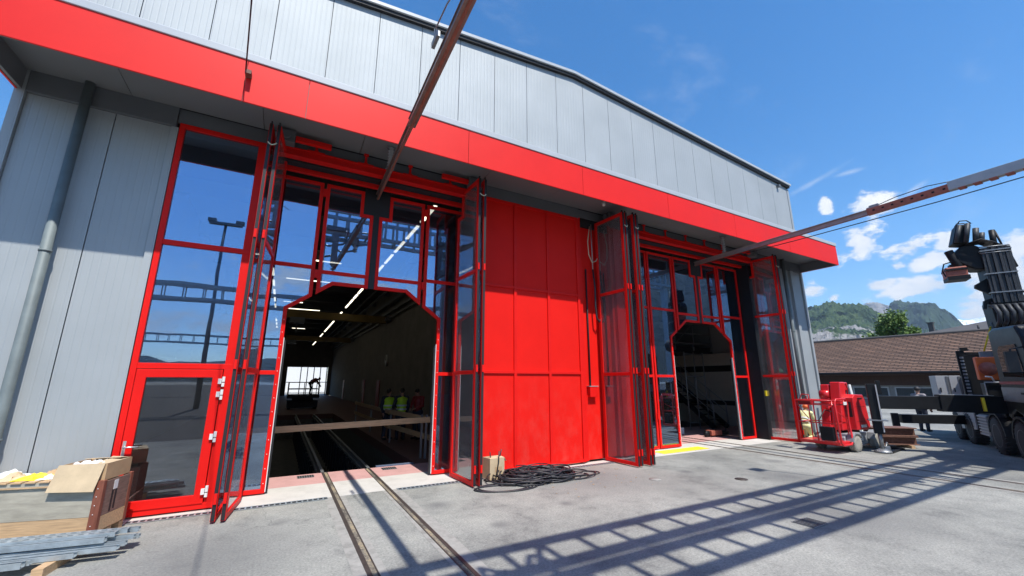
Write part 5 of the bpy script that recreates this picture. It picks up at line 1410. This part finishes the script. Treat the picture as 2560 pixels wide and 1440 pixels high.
# flat pallet with rubbish lying on the crate's far end
t = thing('flat_pallet', 'flat wooden pallet with rubbish on it resting on the far end of the crate', 'pallet', crate_at(-1.75, -0.02, 0.705), CR)
b = MB()
for y in (0.0, 0.27, 0.52): b.box(0, 1.18, y, y + 0.09, 0.018, 0.065)
b.build('bearers', 'wood_grey', t)
b = MB()
for k in range(8): b.box(0.0 + k * 0.15, 0.11 + k * 0.15, -0.02, 0.63, 0.066, 0.084)
for y in (0.0, 0.27, 0.52): b.box(0, 1.18, y - 0.005, y + 0.095, 0.0, 0.017)
b.build('deck_boards', 'wood_new', t)
def crumple(name, loc, sx_, sy_2, hgt, m, label, cat, seed, rz=0.0):
    rn = random.Random(seed); g = 9; vs = []
    for j in range(g + 1):
        for i in range(g + 1):
            x = (i / g - 0.5) * sx_; y = (j / g - 0.5) * sy_2
            e_ = 1 - max(abs(i / g - 0.5), abs(j / g - 0.5)) * 2
            vs.append((x + 0.03 * rn.gauss(0, 1) * sx_, y + 0.03 * rn.gauss(0, 1) * sy_2, hgt * e_ * (0.4 + 0.9 * rn.random()) + 0.003))
    mb = MB(); mb.add(vs, [(j * (g + 1) + i, j * (g + 1) + i + 1, (j + 1) * (g + 1) + i + 1, (j + 1) * (g + 1) + i) for j in range(g) for i in range(g)])
    o = mb.build(name, m); o.location = loc; o.rotation_euler = (0, 0, rz); sm = o.modifiers.new('solid', 'SOLIDIFY'); sm.thickness = 0.004
    return tag(o, label, cat)
Z0 = 0.792
crumple('plastic_sheet', crate_at(-1.30, 0.35, Z0), 0.36, 0.3, 0.10, 'paper', 'crumpled white plastic sheet among the rubbish on the flat pallet', 'plastic sheet', 3)
crumple('yellow_bag', crate_at(-0.88, 0.2, Z0), 0.42, 0.3, 0.08, 'mat_yellow', 'crumpled yellow bag on the flat pallet beside the cardboard box', 'bag', 4, -0.2)
crumple('torn_cardboard', crate_at(-1.12, 0.16, Z0), 0.34, 0.24, 0.09, 'card_pale', 'torn pale cardboard piece in the middle of the flat pallet', 'cardboard', 6, 0.3)
crumple('torn_cardboard', crate_at(-0.78, 0.40, Z0), 0.3, 0.22, 0.12, 'card', 'darker folded cardboard piece behind the yellow bag', 'cardboard', 7, 0.1)
crumple('red_cloth', crate_at(-1.52, 0.14, Z0), 0.26, 0.2, 0.06, 'red', 'red cloth at the left edge of the flat pallet', 'cloth', 8)
crumple('plastic_sheet', crate_at(-0.72, 0.14, Z0), 0.2, 0.16, 0.05, 'paper', 'small white plastic scrap next to the cardboard flap', 'plastic sheet', 9)
# galvanised channels
RA = R(-9.0)
def rail_at(x, y, z): return (-1.45 + x * math.cos(RA) - y * math.sin(RA), -1.62 + x * math.sin(RA) + y * math.cos(RA), z)
def channel(ln, wd, ht, slots):
    mb = MB(); th = 0.006
    if slots:           # flat face up, perforated with long slots
        n = int(ln / 0.10); sl = 0.055; e0 = (ln - n * 0.10) / 2
        mb.box(-ln, 0, -wd / 2, -0.017, ht - th, ht); mb.box(-ln, 0, 0.017, wd / 2, ht - th, ht)
        x = -ln
        for k in range(n + 1):
            x1 = -ln + e0 + k * 0.10 + (0.10 - sl) / 2 if k < n else 0
            mb.box(x, min(x1, 0), -0.017, 0.017, ht - th, ht); x = x1 + sl
        for y in (-1, 1): a, c_ = sorted((y * wd / 2, y * (wd / 2 - th))); mb.box(-ln, 0, a, c_, 0, ht - th)
    else:               # open side up with returned lips
        mb.box(-ln, 0, -wd / 2, wd / 2, 0, th)
        for y in (-1, 1):
            a, c_ = sorted((y * wd / 2, y * (wd / 2 - th))); mb.box(-ln, 0, a, c_, th, ht)
            a, c_ = sorted((y * (wd / 2 - th), y * (wd / 2 - 0.018))); mb.box(-ln, 0, a, c_, ht - th, ht)
    return mb
for (x, y, z, wd, ht, sl, ln, lab) in (
    (0.02, 0.20, 0.18, 0.07, 0.05, False, 2.6, 'galvanised channel at the back of the stack nearest the crate'),
    (-0.06, 0.12, 0.20, 0.08, 0.05, True, 2.6, 'slotted galvanised channel on top at the back of the stack'),
    (-0.14, 0.02, 0.20, 0.09, 0.05, True, 2.6, 'slotted galvanised channel on top in the middle of the stack'),
    (-0.20, -0.08, 0.165, 0.07, 0.06, False, 2.6, 'galvanised channel just in front of the slotted ones'),
    (0.0, -0.05, 0.10, 0.07, 0.05, False, 2.6, 'galvanised channel sticking out farthest to the right in the middle layer'),
    (0.03, 0.07, 0.135, 0.06, 0.045, False, 2.6, 'galvanised channel below the slotted ones with its dark end showing'),
    (0.05, 0.16, 0.11, 0.06, 0.045, False, 2.6, 'galvanised channel low at the back of the stack'),
    (-0.02, -0.19, 0.10, 0.09, 0.045, False, 2.6, 'wide galvanised channel lying along the front of the middle layer'),
    (-0.36, -0.31, 0.10, 0.08, 0.05, False, 2.4, 'galvanised channel near the front with its end well short of the others'),
    (-0.72, -0.47, 0.10, 0.08, 0.06, False, 2.2, 'foremost galvanised channel at the lower left edge of the photo'),
    (-0.70, -0.37, 0.095, 0.07, 0.05, False, 2.2, 'second foremost galvanised channel beside the lower left one')):
    o = channel(ln, wd, ht, sl).build('steel_channel', 'zinc'); o.location = rail_at(x, y, z); o.rotation_euler = (0, 0, RA + rn.uniform(-0.012, 0.012))
    tag(o, lab, 'steel channel', 'galvanised channels stacked on battens')
for (x, lab) in ((-0.55, 'timber batten under the right part of the galvanised channels'), (-1.9, 'timber batten under the left part of the galvanised channels')):
    b = MB(); b.box(-0.05, 0.05, -0.55, 0.25, 0.0, 0.094); o = b.build('timber_batten', 'wood_new'); o.location = rail_at(x, 0, 0); o.rotation_euler = (0, 0, RA); tag(o, lab, 'timber')

# ================================================================== before the red wall
t = thing('cardboard_box', 'small battered cardboard box with black rods sticking out against the red wall', 'cardboard box', (4.32, -0.30, 0), 0.12)
b = MB(); W = 0.38
for (x0, x1, y0, y1) in ((-W / 2, W / 2, -0.15, -0.143), (-W / 2, W / 2, 0.143, 0.15), (-W / 2, -W / 2 + 0.007, -0.143, 0.143), (W / 2 - 0.007, W / 2, -0.143, 0.143)): b.box(x0, x1, y0, y1, 0.004, 0.44)
b.box(-W / 2 + 0.008, W / 2 - 0.008, -0.142, 0.142, 0.3, 0.31); b.build('body', 'card_pale', t)
b = MB(); b.add([(-W / 2, -0.15, 0.44), (W / 2, -0.15, 0.44), (W / 2 - 0.05, -0.02, 0.47), (-W / 2 + 0.03, -0.03, 0.455)], [(0, 1, 2, 3)]); b.add([(W / 2, -0.14, 0.44), (W / 2, 0.14, 0.44), (W / 2 + 0.08, 0.1, 0.36), (W / 2 + 0.09, -0.1, 0.35)], [(0, 1, 2, 3)]); o = b.build('flap', 'card_pale', t)
s_ = o.modifiers.new('solid', 'SOLIDIFY'); s_.thickness = 0.006
b = MB(); b.box(-0.06, 0.12, -0.1525, -0.1505, 0.16, 0.26); b.build('printed_mark', 'card', t)
b = MB(); b.tube([(0.1, -0.05, 0.31), (0.14, -0.10, 0.6)], 0.014, 6); b.tube([(-0.05, -0.165, 0.0), (0.02, -0.17, 0.35), (0.04, -0.16, 0.58)], 0.014, 6); b.tube([(-0.1, -0.05, 0.31), (-0.16, -0.1, 0.57)], 0.012, 6); b.build('rods', 'cable', t)
def coil():
    rn = random.Random(11); mb = MB()
    ca, sa = math.cos(-0.22), math.sin(-0.22)
    def loop(cx, cy, ra, rb, z, ph, turns=1.0, lift=0.04, r=0.013, wob=0.03):
        n = int(40 * turns); pts = []
        for k in range(n + 1):
            a = ph + 2 * math.pi * turns * k / n
            w1 = 1 + wob * math.sin(2 * a + ph * 3) + wob * 0.7 * math.sin(3 * a + ph)
            x = cx + ra * w1 * math.cos(a); y = cy + rb * w1 * math.sin(a)
            zz = max(r + 0.002, z + lift * math.sin(a * 1.5 + ph * 5))
            pts.append((x * ca - y * sa, x * sa + y * ca, zz))
        mb.tube(pts, r, 6)
    for k in range(54):
        cx = rn.gauss(0, 0.26); cy = rn.gauss(0, 0.08)
        ra = rn.uniform(0.32, 0.72); rb = rn.uniform(0.24, 0.46)
        loop(cx, cy, ra, rb, 0.01 + 0.2 * (k / 54) * rn.random() ** 0.5, rn.uniform(0, 6.28), rn.uniform(0.8, 2.1), 0.05, rn.choice((0.012, 0.014, 0.016)))
    for k in range(3): loop(-0.78 - 0.1 * k, -0.52 - 0.04 * k, 0.62 - 0.05 * k, 0.34 - 0.05 * k, 0.014, 0.4 * k, 0.95, 0.0, 0.013)
    for k in range(2): loop(1.05 + 0.1 * k, 0.18 + 0.03 * k, 0.45, 0.24, 0.014, 2.0 + k, 0.85, 0.0, 0.011)
    o = mb.build('cable_coil', 'cable'); o.location = (5.12, -0.82, 0.0)
    return tag(o, 'tangled heap of black cable lying on the asphalt in front of the red wall', 'cable')
coil()
rn = random.Random(21)
lit = MB()
for k in range(70):
    x = 5.9 + rn.gauss(0, 0.9); y = -1.25 + rn.gauss(0, 0.5); a = rn.random() * 3.1; l_ = rn.uniform(0.01, 0.05)
    lit.bar((x, y, 0.006), (x + l_ * math.cos(a), y + l_ * math.sin(a), 0.007), 0.008, 0.006)
tag(lit.build('litter', 'wood_new'), kind='stuff')

# ================================================================== inside the left hall
t = thing('guard_rail', 'timber guard rail on steel posts across the inspection pit', 'guard rail', (3.62, 2.85, 0), 0)
for (x, y) in ((0.0, 0.0), (0.1, -0.1), (-0.08, 3.4), (-0.08, 7.0), (-0.08, 11.0)):
    b = MB(); b.box(x - 0.025, x + 0.025, y - 0.025, y + 0.025, 0.0, 1.16); b.build('post', 'steel', t)
b = MB(); b.bar((-4.35, -0.05, 0.93), (0.32, -0.135, 1.03), 0.035, 0.15); b.build('plank', 'wood_new', t, 0.004)
for z in (1.0, 0.52):
    b = MB(); b.bar((0.25, 0.04, z), (-0.1, 3.5, z + 0.03), 0.035, 0.15); b.build('plank', 'wood_new', t)
    b = MB(); b.bar((-0.12, 3.4, z + 0.02), (-0.12, 11.2, z), 0.035, 0.14); b.build('plank', 'wood_new', t)
t = tag(MB().box(4.95, 6.4, 5.9, 6.3, 0.0, 1.62).build('blue_panel', 'bluegrey', None, 0.01), 'dark blue panel box standing behind the three workers in the hall', 'panel')
t = tag(MB().box(2.3, 3.25, 2.16, 2.26, -0.12, 0.03).build('edge_beam', 'bluegrey', None, 0.01), 'short blue steel beam along the edge of the pit at the right rail', 'beam')
for (y, lab) in ((22.6, 'nearer yellow overhead crane girder across the hall'), (40.5, 'farther yellow overhead crane girder across the hall')):
    t = thing('overhead_crane', lab, 'crane girder', (1.3, y, 6.35), 0)
    b = MB(); b.box(-5.3, 5.2, -0.25, 0.25, 0, 0.5); b.build('girder', 'craneyellow', t)
    b = MB(); b.box(-1.2, -0.3, -0.5, 0.5, -0.35, -0.002); b.box(-0.8, -0.7, -0.05, 0.05, -1.0, -0.35); b.build('hoist', 'darkgrey', t)
    b = MB(); b.box(-5.4, -5.1, -0.9, 0.9, 0.15, 0.4); b.box(5.1, 5.4, -0.9, 0.9, 0.15, 0.4); b.build('end_carriage', 'darkgrey', t)
def strip(x, y, z, ln, label, along_y=True, group=None):
    t = thing('strip_light', label, 'ceiling lamp', (x, y, z), 0 if along_y else math.pi / 2, group)
    b = MB(); b.box(-0.06, 0.06, -ln / 2, ln / 2, 0.0, 0.05); b.build('housing', 'lightgrey', t)
    b = MB(); b.box(-0.05, 0.05, -ln / 2 + 0.02, ln / 2 - 0.02, -0.04, -0.001); b.build('tube', 'lamp', t)
    return t
y = 3.0
p0 = strip(3.55, y, 7.3, 1.5, 'lit strip light in the long row right of the track under the hall ceiling', True, 'strip lights in the long right row')
while y < 56:
    y += 1.85
    if 22.0 < y < 23.4 or 40 < y < 41.4: continue
    dup(p0, (3.55, y, 7.3))
p1 = strip(-0.9, 3.0, 7.3, 1.5, 'lit strip light in the row left of the track seen through the glass', True, 'strip lights in the left row')
for k in range(1, 14): dup(p1, (-0.9, 3.0 + 2.6 * k, 7.3))
p2 = strip(1.5, 14, 8.3, 1.4, 'glowing strip added crosswise above the pit track in place of a skylight', False, 'crosswise glowing strips standing in for skylights')  # added emitters standing in for the skylight strips of the roof
for (x, y) in ((0.3, 19), (1.8, 19), (0.2, 27.5), (0.6, 31), (1.7, 31), (0.8, 36), (1.2, 46)): dup(p2, (x, y, 8.3))
t = thing('work_platform', 'dark scissor work platform with railing standing on the track deep in the hall', 'work platform', (1.65, 28.2, 0), 0)
b = MB(); b.box(-1.05, 1.05, -1.2, 1.2, 0.12, 0.62); b.box(-1.1, 1.1, -1.4, 1.4, 0.82, 1.06); b.box(-0.7, 0.7, -1.1, 1.1, 0.62, 0.82); b.build('chassis', 'navy', t, 0.03)
b = MB()
for (x, y) in ((-1.05, -1.35), (0, -1.35), (1.05, -1.35), (-1.05, 1.35), (1.05, 1.35)): b.tube([(x, y, 1.06), (x, y, 2.0)], 0.03, 6)
for z in (1.5, 2.0): b.tube([(-1.05, -1.35, z), (1.05, -1.35, z), (1.05, 1.35, z), (-1.05, 1.35, z)], 0.03, 6, closed=True)
b.build('railing', 'blackpaint', t)
for (x, y) in ((-0.9, -0.9), (0.9, -0.9), (-0.9, 0.9), (0.9, 0.9)):
    b = MB(); b.lathe((x, y, 0.2), [(0.001, -0.1), (0.2, -0.1), (0.2, 0.1), (0.001, 0.1)], 16, 0, 'X'); b.build('wheel', 'tyre', t)

# ================================================================== inside the right hall
ww = MB(); ww.box(19.10, 19.2, 0.7, 40, 0.0, 3.45); ww.build('inner_wall', 'whitewall', depot)
ww = MB(); ww.box(19.07, 19.099, 0.7, 40, 2.55, 2.85); ww.box(19.07, 19.099, 0.7, 40, 0.95, 1.16); ww.build('wall_band', 'black', depot)
mz = MB(); mz.box(11.0, 19.1, 4.4, 30, 3.45, 3.75); mz.build('mezzanine', 'blackpaint', depot)
mz = MB(); mz.box(11.0, 19.1, 11.0, 11.2, 0.0, 3.45); mz.box(8.0, 19.1, 16.0, 16.2, 3.75, 9.2); mz.build('inner_wall', 'concrete_in', depot)
t = thing('mezzanine_rail', 'grey steel railing frames along the edge of the mezzanine in the right hall', 'railing', (11.0, 4.38, 3.75), 0)
b = MB()
for k in range(7): b.box(k * 1.33 - 0.025, k * 1.33 + 0.025, -0.03, 0.02, -0.2, 1.15)
for z in (0.15, 0.62, 1.12): b.box(0, 8.05, -0.025, 0.015, z - 0.03, z + 0.03)
for k in range(0, 6, 2): b.bar((k * 1.33, -0.03, 0.1), (k * 1.33 + 1.33, -0.03, 1.1), 0.03, 0.03)
b.build('frame', 'steel', t)
t = thing('staircase', 'dark steel staircase with railings climbing along the white wall of the right hall', 'staircase', (17.6, 3.3, 0), 0)
b = MB(); N_ = 17; rise = 3.45 / N_; run = 0.255
for k in range(N_): b.box(-0.45, 0.45, k * run, k * run + 0.27, (k + 1) * rise - 0.04, (k + 1) * rise)
b.build('treads', 'blackpaint', t)
b = MB()
for x in (-0.47, 0.47): b.bar((x, 0.0, 0.05), (x, N_ * run, 3.42), 0.04, 0.24)
b.build('stringers', 'blackpaint', t)
b = MB()
for x in (-0.47, 0.47):
    b.tube([(x, -0.05, 0.2), (x, -0.02, 1.1), (x, N_ * run, 3.42 + 1.0)], 0.022, 6); b.tube([(x, -0.02, 0.7), (x, N_ * run, 3.42 + 0.55)], 0.015, 6)
    for k in range(0, N_ + 1, 3): b.tube([(x, k * run, k * rise), (x, k * run, k * rise + 1.05)], 0.018, 6)
b.build('handrail', 'steel', t)
t = thing('scaffold_frame', 'slim upright scaffold frame standing before the staircase', 'scaffold', (15.9, 3.6, 0), 0.1)
b = MB()
for x in (0, 0.75, 1.5): b.tube([(x, 0, 0), (x, 0, 3.4)], 0.024, 6)
for z in (0.3, 2.3, 3.3): b.tube([(0, 0, z), (1.5, 0, z)], 0.02, 6)
b.build('tubes', 'steel', t)
strip(13.3, 4.1, 3.30, 1.9, 'long lit strip light under the edge of the mezzanine in the right hall', False)
for (x, y, lab) in ((13.9, 2.9, 'left white carton on the floor inside the right gate'), (14.45, 3.0, 'right white carton on the floor inside the right gate')):
    b = MB(); b.box(-0.14, 0.14, -0.12, 0.12, 0.002, 0.24); o = b.build('white_carton', 'white', None, 0.006); o.location = (x, y, 0); o.rotation_euler = (0, 0, 0.2); tag(o, lab, 'carton', 'cartons on the hall floor')
t = thing('cardboard_stack', 'brown cardboard boxes piled under the staircase in the right hall', 'cardboard boxes', (15.0, 4.6, 0), 0.1)
b = MB(); b.box(-0.35, 0.3, -0.2, 0.2, 0, 0.32); b.build('lower_box', 'card', t); b = MB(); b.box(-0.2, 0.25, -0.18, 0.18, 0.322, 0.6); b.build('upper_box', 'card_pale', t)
t = thing('tool_case', 'black and red tool machine on the floor just inside the right gate', 'tool case', (15.0, 1.75, 0), -0.1)
b = MB(); b.box(-0.4, 0.15, -0.15, 0.15, 0.06, 0.24); b.build('motor', 'fishplate', t, 0.02)
b = MB(); b.box(0.15, 0.55, -0.12, 0.12, 0.04, 0.18); b.tube([(0.5, 0, 0.15), (0.58, 0, 0.5), (0.55, 0.1, 0.55)], 0.02, 6); b.lathe((-0.5, 0, 0.11), [(0.001, -0.05), (0.11, -0.05), (0.11, 0.05), (0.001, 0.05)], 14, 0, 'Y'); b.build('carriage', 'blackpaint', t)

# ================================================================== people
def capsule(mb, p, q, r0, r1, n=10):
    p = Vector(p); q = Vector(q); d = (q - p); ln = d.length; d.normalize(); pts = []; rr = []
    for k in range(4): a = math.pi / 2 * k / 4; pts.append(p - d * r0 * math.cos(a)); rr.append(max(0.001, r0 * math.sin(a)))
    pts.append(p); rr.append(r0); pts.append(q); rr.append(r1)
    for k in range(1, 5): a = math.pi / 2 * k / 4; pts.append(q + d * r1 * math.sin(a)); rr.append(max(0.001, r1 * math.cos(a)))
    mb.tube(pts, rr, n)
def ell(mb, c, rx, ry, rz, n=12):
    prof = [(max(0.001, math.sin(math.pi * k / 8)), -math.cos(math.pi * k / 8)) for k in range(9)]
    t = MB(); t.lathe((0, 0, 0), prof, n)
    mb.add([(c[0] + x * rx, c[1] + y * ry, c[2] + z * rz) for x, y, z in t.v], t.f, 0, True)
BASE = dict(pelvis=(0, 0, 0.96), waist=(0, 0, 1.10), chest=(0, 0.0, 1.32), neck=(0, 0.01, 1.50), head=(0, -0.02, 1.66),
            shL=(0.19, 0, 1.44), shR=(-0.19, 0, 1.44), elL=(0.25, 0.04, 1.15), elR=(-0.25, 0.04, 1.15), wrL=(0.25, -0.10, 0.92), wrR=(-0.25, -0.10, 0.92),
            hipL=(0.095, 0, 0.93), hipR=(-0.095, 0, 0.93), knL=(0.11, -0.03, 0.51), knR=(-0.11, -0.03, 0.51), anL=(0.12, 0.02, 0.10), anR=(-0.12, 0.02, 0.10), faceto=(0, -1, 0))
def remesh(o, v):
    m = o.modifiers.new('remesh', 'REMESH'); m.mode = 'VOXEL'; m.voxel_size = v; m.use_smooth_shade = True
    s = o.modifiers.new('smooth', 'SMOOTH'); s.iterations = 3; s.factor = 0.5
def person(label, loc, rz, pose, shirt='navy', trousers='navy', vest=None, helmet=None, hair=True, boots='black', sleeves=True, scale=1.0):
    P = dict(BASE); P.update(pose); V = {k: Vector(v) for k, v in P.items()}
    root = thing('person', label, 'person', loc, rz); root.scale = (scale,) * 3
    f = V['faceto'].normalized(); hd = V['head']; side = f.cross(Vector((0, 0, 1)))
    side = side.normalized() if side.length > 0.1 else Vector((1, 0, 0)); upv = side.cross(f)
    b = MB()
    capsule(b, V['pelvis'], V['waist'], 0.135, 0.125); capsule(b, V['waist'], V['chest'], 0.125, 0.145); capsule(b, V['shL'], V['shR'], 0.065, 0.065)
    capsule(b, V['chest'], V['neck'], 0.12, 0.06); capsule(b, V['neck'], hd - upv * 0.05, 0.058, 0.055)
    ell(b, hd, 0.075, 0.09, 0.115); capsule(b, hd - upv * 0.085 + f * 0.03, hd - upv * 0.085 + f * 0.055, 0.045, 0.03)
    capsule(b, hd + f * 0.085 + upv * 0.01, hd + f * 0.105 - upv * 0.025, 0.010, 0.016)
    for s in (-1, 1):
        ell(b, hd + side * 0.078 * s - f * 0.005, 0.016, 0.022, 0.032); ell(b, hd + f * 0.08 + side * 0.03 * s + upv * 0.025, 0.018, 0.012, 0.012)
    ell(b, hd + f * 0.088 - upv * 0.06, 0.026, 0.012, 0.009)
    for s in 'LR':
        capsule(b, V['sh' + s], V['el' + s], 0.052, 0.042); capsule(b, V['el' + s], V['wr' + s], 0.042, 0.028)
        d = (V['wr' + s] - V['el' + s]).normalized(); sd = d.orthogonal().normalized(); w_ = V['wr' + s]
        capsule(b, w_, w_ + d * 0.07, 0.028, 0.034)
        for k, l_ in enumerate((0.062, 0.075, 0.07, 0.055)):
            o_ = w_ + d * 0.085 + sd * (0.021 * (k - 1.5)); c_ = d.cross(sd)
            capsule(b, o_, o_ + d * l_ * 0.55 + c_ * 0.008, 0.010, 0.0095, 6); capsule(b, o_ + d * l_ * 0.55 + c_ * 0.008, o_ + d * l_ + c_ * 0.03, 0.0095, 0.008, 6)
        capsule(b, w_ + d * 0.03 + sd * 0.025, w_ + d * 0.075 + sd * 0.058, 0.012, 0.010, 6)
        capsule(b, V['hip' + s], V['kn' + s], 0.082, 0.058); capsule(b, V['kn' + s], V['an' + s], 0.055, 0.038); capsule(b, V['an' + s], V['an' + s] + Vector((0, -0.1, -0.04)), 0.042, 0.035)
    o = b.build('body', 'skin', root); remesh(o, 0.010)
    c = MB()
    capsule(c, V['waist'] - Vector((0, 0, 0.08)), V['waist'], 0.155, 0.15); capsule(c, V['waist'], V['chest'], 0.15, 0.17); capsule(c, V['shL'], V['shR'], 0.085, 0.085); capsule(c, V['chest'], V['neck'] - Vector((0, 0, 0.05)), 0.14, 0.075)
    for s in 'LR':
        capsule(c, V['sh' + s], V['el' + s], 0.072, 0.058)
        if sleeves: capsule(c, V['el' + s], V['wr' + s].lerp(V['el' + s], 0.1), 0.058, 0.042)
    o = c.build('jacket', shirt, root); remesh(o, 0.014)
    c = MB(); capsule(c, V['hipL'], V['hipR'], 0.125, 0.125); capsule(c, V['pelvis'], V['waist'] - Vector((0, 0, 0.04)), 0.145, 0.14)
    for s in 'LR': capsule(c, V['hip' + s], V['kn' + s], 0.105, 0.078); capsule(c, V['kn' + s], V['an' + s], 0.078, 0.062)
    o = c.build('trousers', trousers, root); remesh(o, 0.014)
    for s in 'LR':
        c = MB(); capsule(c, V['an' + s] + Vector((0, 0, 0.02)), V['an' + s] + Vector((0, 0.0, -0.045)), 0.062, 0.055); capsule(c, V['an' + s] + Vector((0, 0.02, -0.05)), V['an' + s] + Vector((0, -0.16, -0.058)), 0.05, 0.042); o = c.build('boot', boots, root); remesh(o, 0.012)
    if vest:
        c = MB(); capsule(c, V['waist'] - Vector((0, 0, 0.10)), V['waist'], 0.175, 0.165); capsule(c, V['waist'], V['chest'], 0.165, 0.185); capsule(c, V['shL'].lerp(V['chest'], 0.3), V['shR'].lerp(V['chest'], 0.3), 0.10, 0.10); capsule(c, V['chest'], V['neck'] - Vector((0, 0, 0.09)), 0.155, 0.09)
        vo = c.build('safety_vest', vest, root); remesh(vo, 0.014)
        ax = (V['chest'] - V['waist']).normalized()
        for t0 in (-0.05, 0.08):
            c = MB(); ctr = V['waist'] + ax * t0; u = ax.orthogonal().normalized(); w2 = ax.cross(u); n = 24; vs = []
            for h in (-0.025, 0.025):
                for k in range(n): a = 2 * math.pi * k / n; vs.append(ctr + ax * h + (u * math.cos(a) + w2 * math.sin(a)) * (0.186 + 0.05 * max(t0 + h, 0)))
            c.add(vs, [(k, (k + 1) % n, n + (k + 1) % n, n + k) for k in range(n)], 0, True); c.build('reflective_band', 'reflect', vo)
    if helmet:
        c = MB(); ell(c, hd + upv * 0.05, 0.108, 0.125, 0.105); cc = hd + upv * 0.045
        c.lathe(tuple(cc), [(0.10, -0.012), (0.132, -0.006), (0.132, 0.004), (0.10, 0.012)], 20); ell(c, cc + f * 0.12, 0.07, 0.06, 0.012); c.build('helmet', helmet, root)
    elif hair:
        c = MB(); ell(c, hd + upv * 0.03 - f * 0.018, 0.085, 0.092, 0.105); c.build('hair', 'hair', root)
    return root
person('worker in a yellow hi-vis vest turning his head to the left, nearest the pit', (3.62, 7.15, 0), R(20), dict(faceto=(0.9, 0.35, 0), elL=(0.30, -0.05, 1.17), wrL=(0.28, -0.28, 1.05)), 'navy', 'navy', 'hivis', scale=1.02)
person('worker in a yellow hi-vis vest standing with his back to the camera in the hall', (4.02, 6.75, 0), R(185), dict(elL=(0.30, 0.05, 1.17), wrL=(0.26, -0.2, 1.02)), 'navy', 'navy', 'hivis', scale=1.03)
person('worker in a dark red jacket looking down beside the vested men in the hall', (4.62, 6.65, 0), R(-60), dict(faceto=(0, -0.85, -0.55), head=(0, -0.08, 1.64), elL=(0.27, -0.06, 1.17), wrL=(0.14, -0.28, 1.08), elR=(-0.27, -0.06, 1.17), wrR=(-0.1, -0.28, 1.08)), 'darkred', 'navy', scale=1.02)
person('worker bending over the railing of the work platform deep in the hall', (2.15, 28.2, 1.06), R(90), dict(pelvis=(0, 0.05, 0.88), waist=(0, -0.08, 1.02), chest=(0, -0.30, 1.13), neck=(0, -0.46, 1.19), head=(0, -0.60, 1.22), shL=(0.19, -0.40, 1.17), shR=(-0.19, -0.40, 1.17), elL=(0.22, -0.5, 0.9), elR=(-0.22, -0.5, 0.9), wrL=(0.2, -0.66, 0.72), wrR=(-0.2, -0.66, 0.72), hipL=(0.095, 0.05, 0.86), hipR=(-0.095, 0.05, 0.86), faceto=(0, -0.8, -0.6)), 'darkred', 'navy')
person('worker with a dark helmet and grey shirt standing behind the stabiliser beam by the truck', (24.3, -1.55, 0), R(75), dict(faceto=(0.1, -1, 0.05)), 'greyshirt', 'navy', helmet='black', sleeves=False, scale=1.03)
person('worker in yellow hi-vis clothes and an orange helmet kneeling behind the lift basket', (16.9, -0.52, 0), R(95), dict(pelvis=(0, 0.05, 0.55), waist=(0, 0.0, 0.69), chest=(0, -0.12, 0.89), neck=(0, -0.2, 1.05), head=(0, -0.28, 1.18), shL=(0.19, -0.16, 1.0), shR=(-0.19, -0.16, 1.0), elL=(0.25, -0.25, 0.75), elR=(-0.25, -0.25, 0.75), wrL=(0.15, -0.48, 0.68), wrR=(-0.15, -0.48, 0.68), hipL=(0.1, 0.04, 0.52), hipR=(-0.1, 0.04, 0.52), knL=(0.14, -0.32, 0.50), knR=(-0.13, -0.18, 0.11), anL=(0.14, -0.28, 0.10), anR=(-0.13, 0.25, 0.10), faceto=(0, -0.9, -0.4)), 'hiviswhite', 'hiviswhite', 'hiviswhite', helmet='orange', scale=0.95)

# ================================================================== haze
hm_ = bpy.data.materials.new('haze'); hm_.use_nodes = True
hn = hm_.node_tree; hn.nodes.clear()
ho = hn.nodes.new('ShaderNodeOutputMaterial'); hv = hn.nodes.new('ShaderNodeVolumePrincipled')
hv.inputs['Color'].default_value = (0.62, 0.80, 1.0, 1); hv.inputs['Density'].default_value = 0.0001; hv.inputs['Anisotropy'].default_value = 0.2
hn.links.new(hv.outputs[0], ho.inputs['Volume'])
hz = MB(); hz.box(-8000, 8000, -6000, 8000, -3, 1000)
me_ = hz.build('haze', hm_); tag(me_, kind='stuff')
bpy.context.view_layer.update()
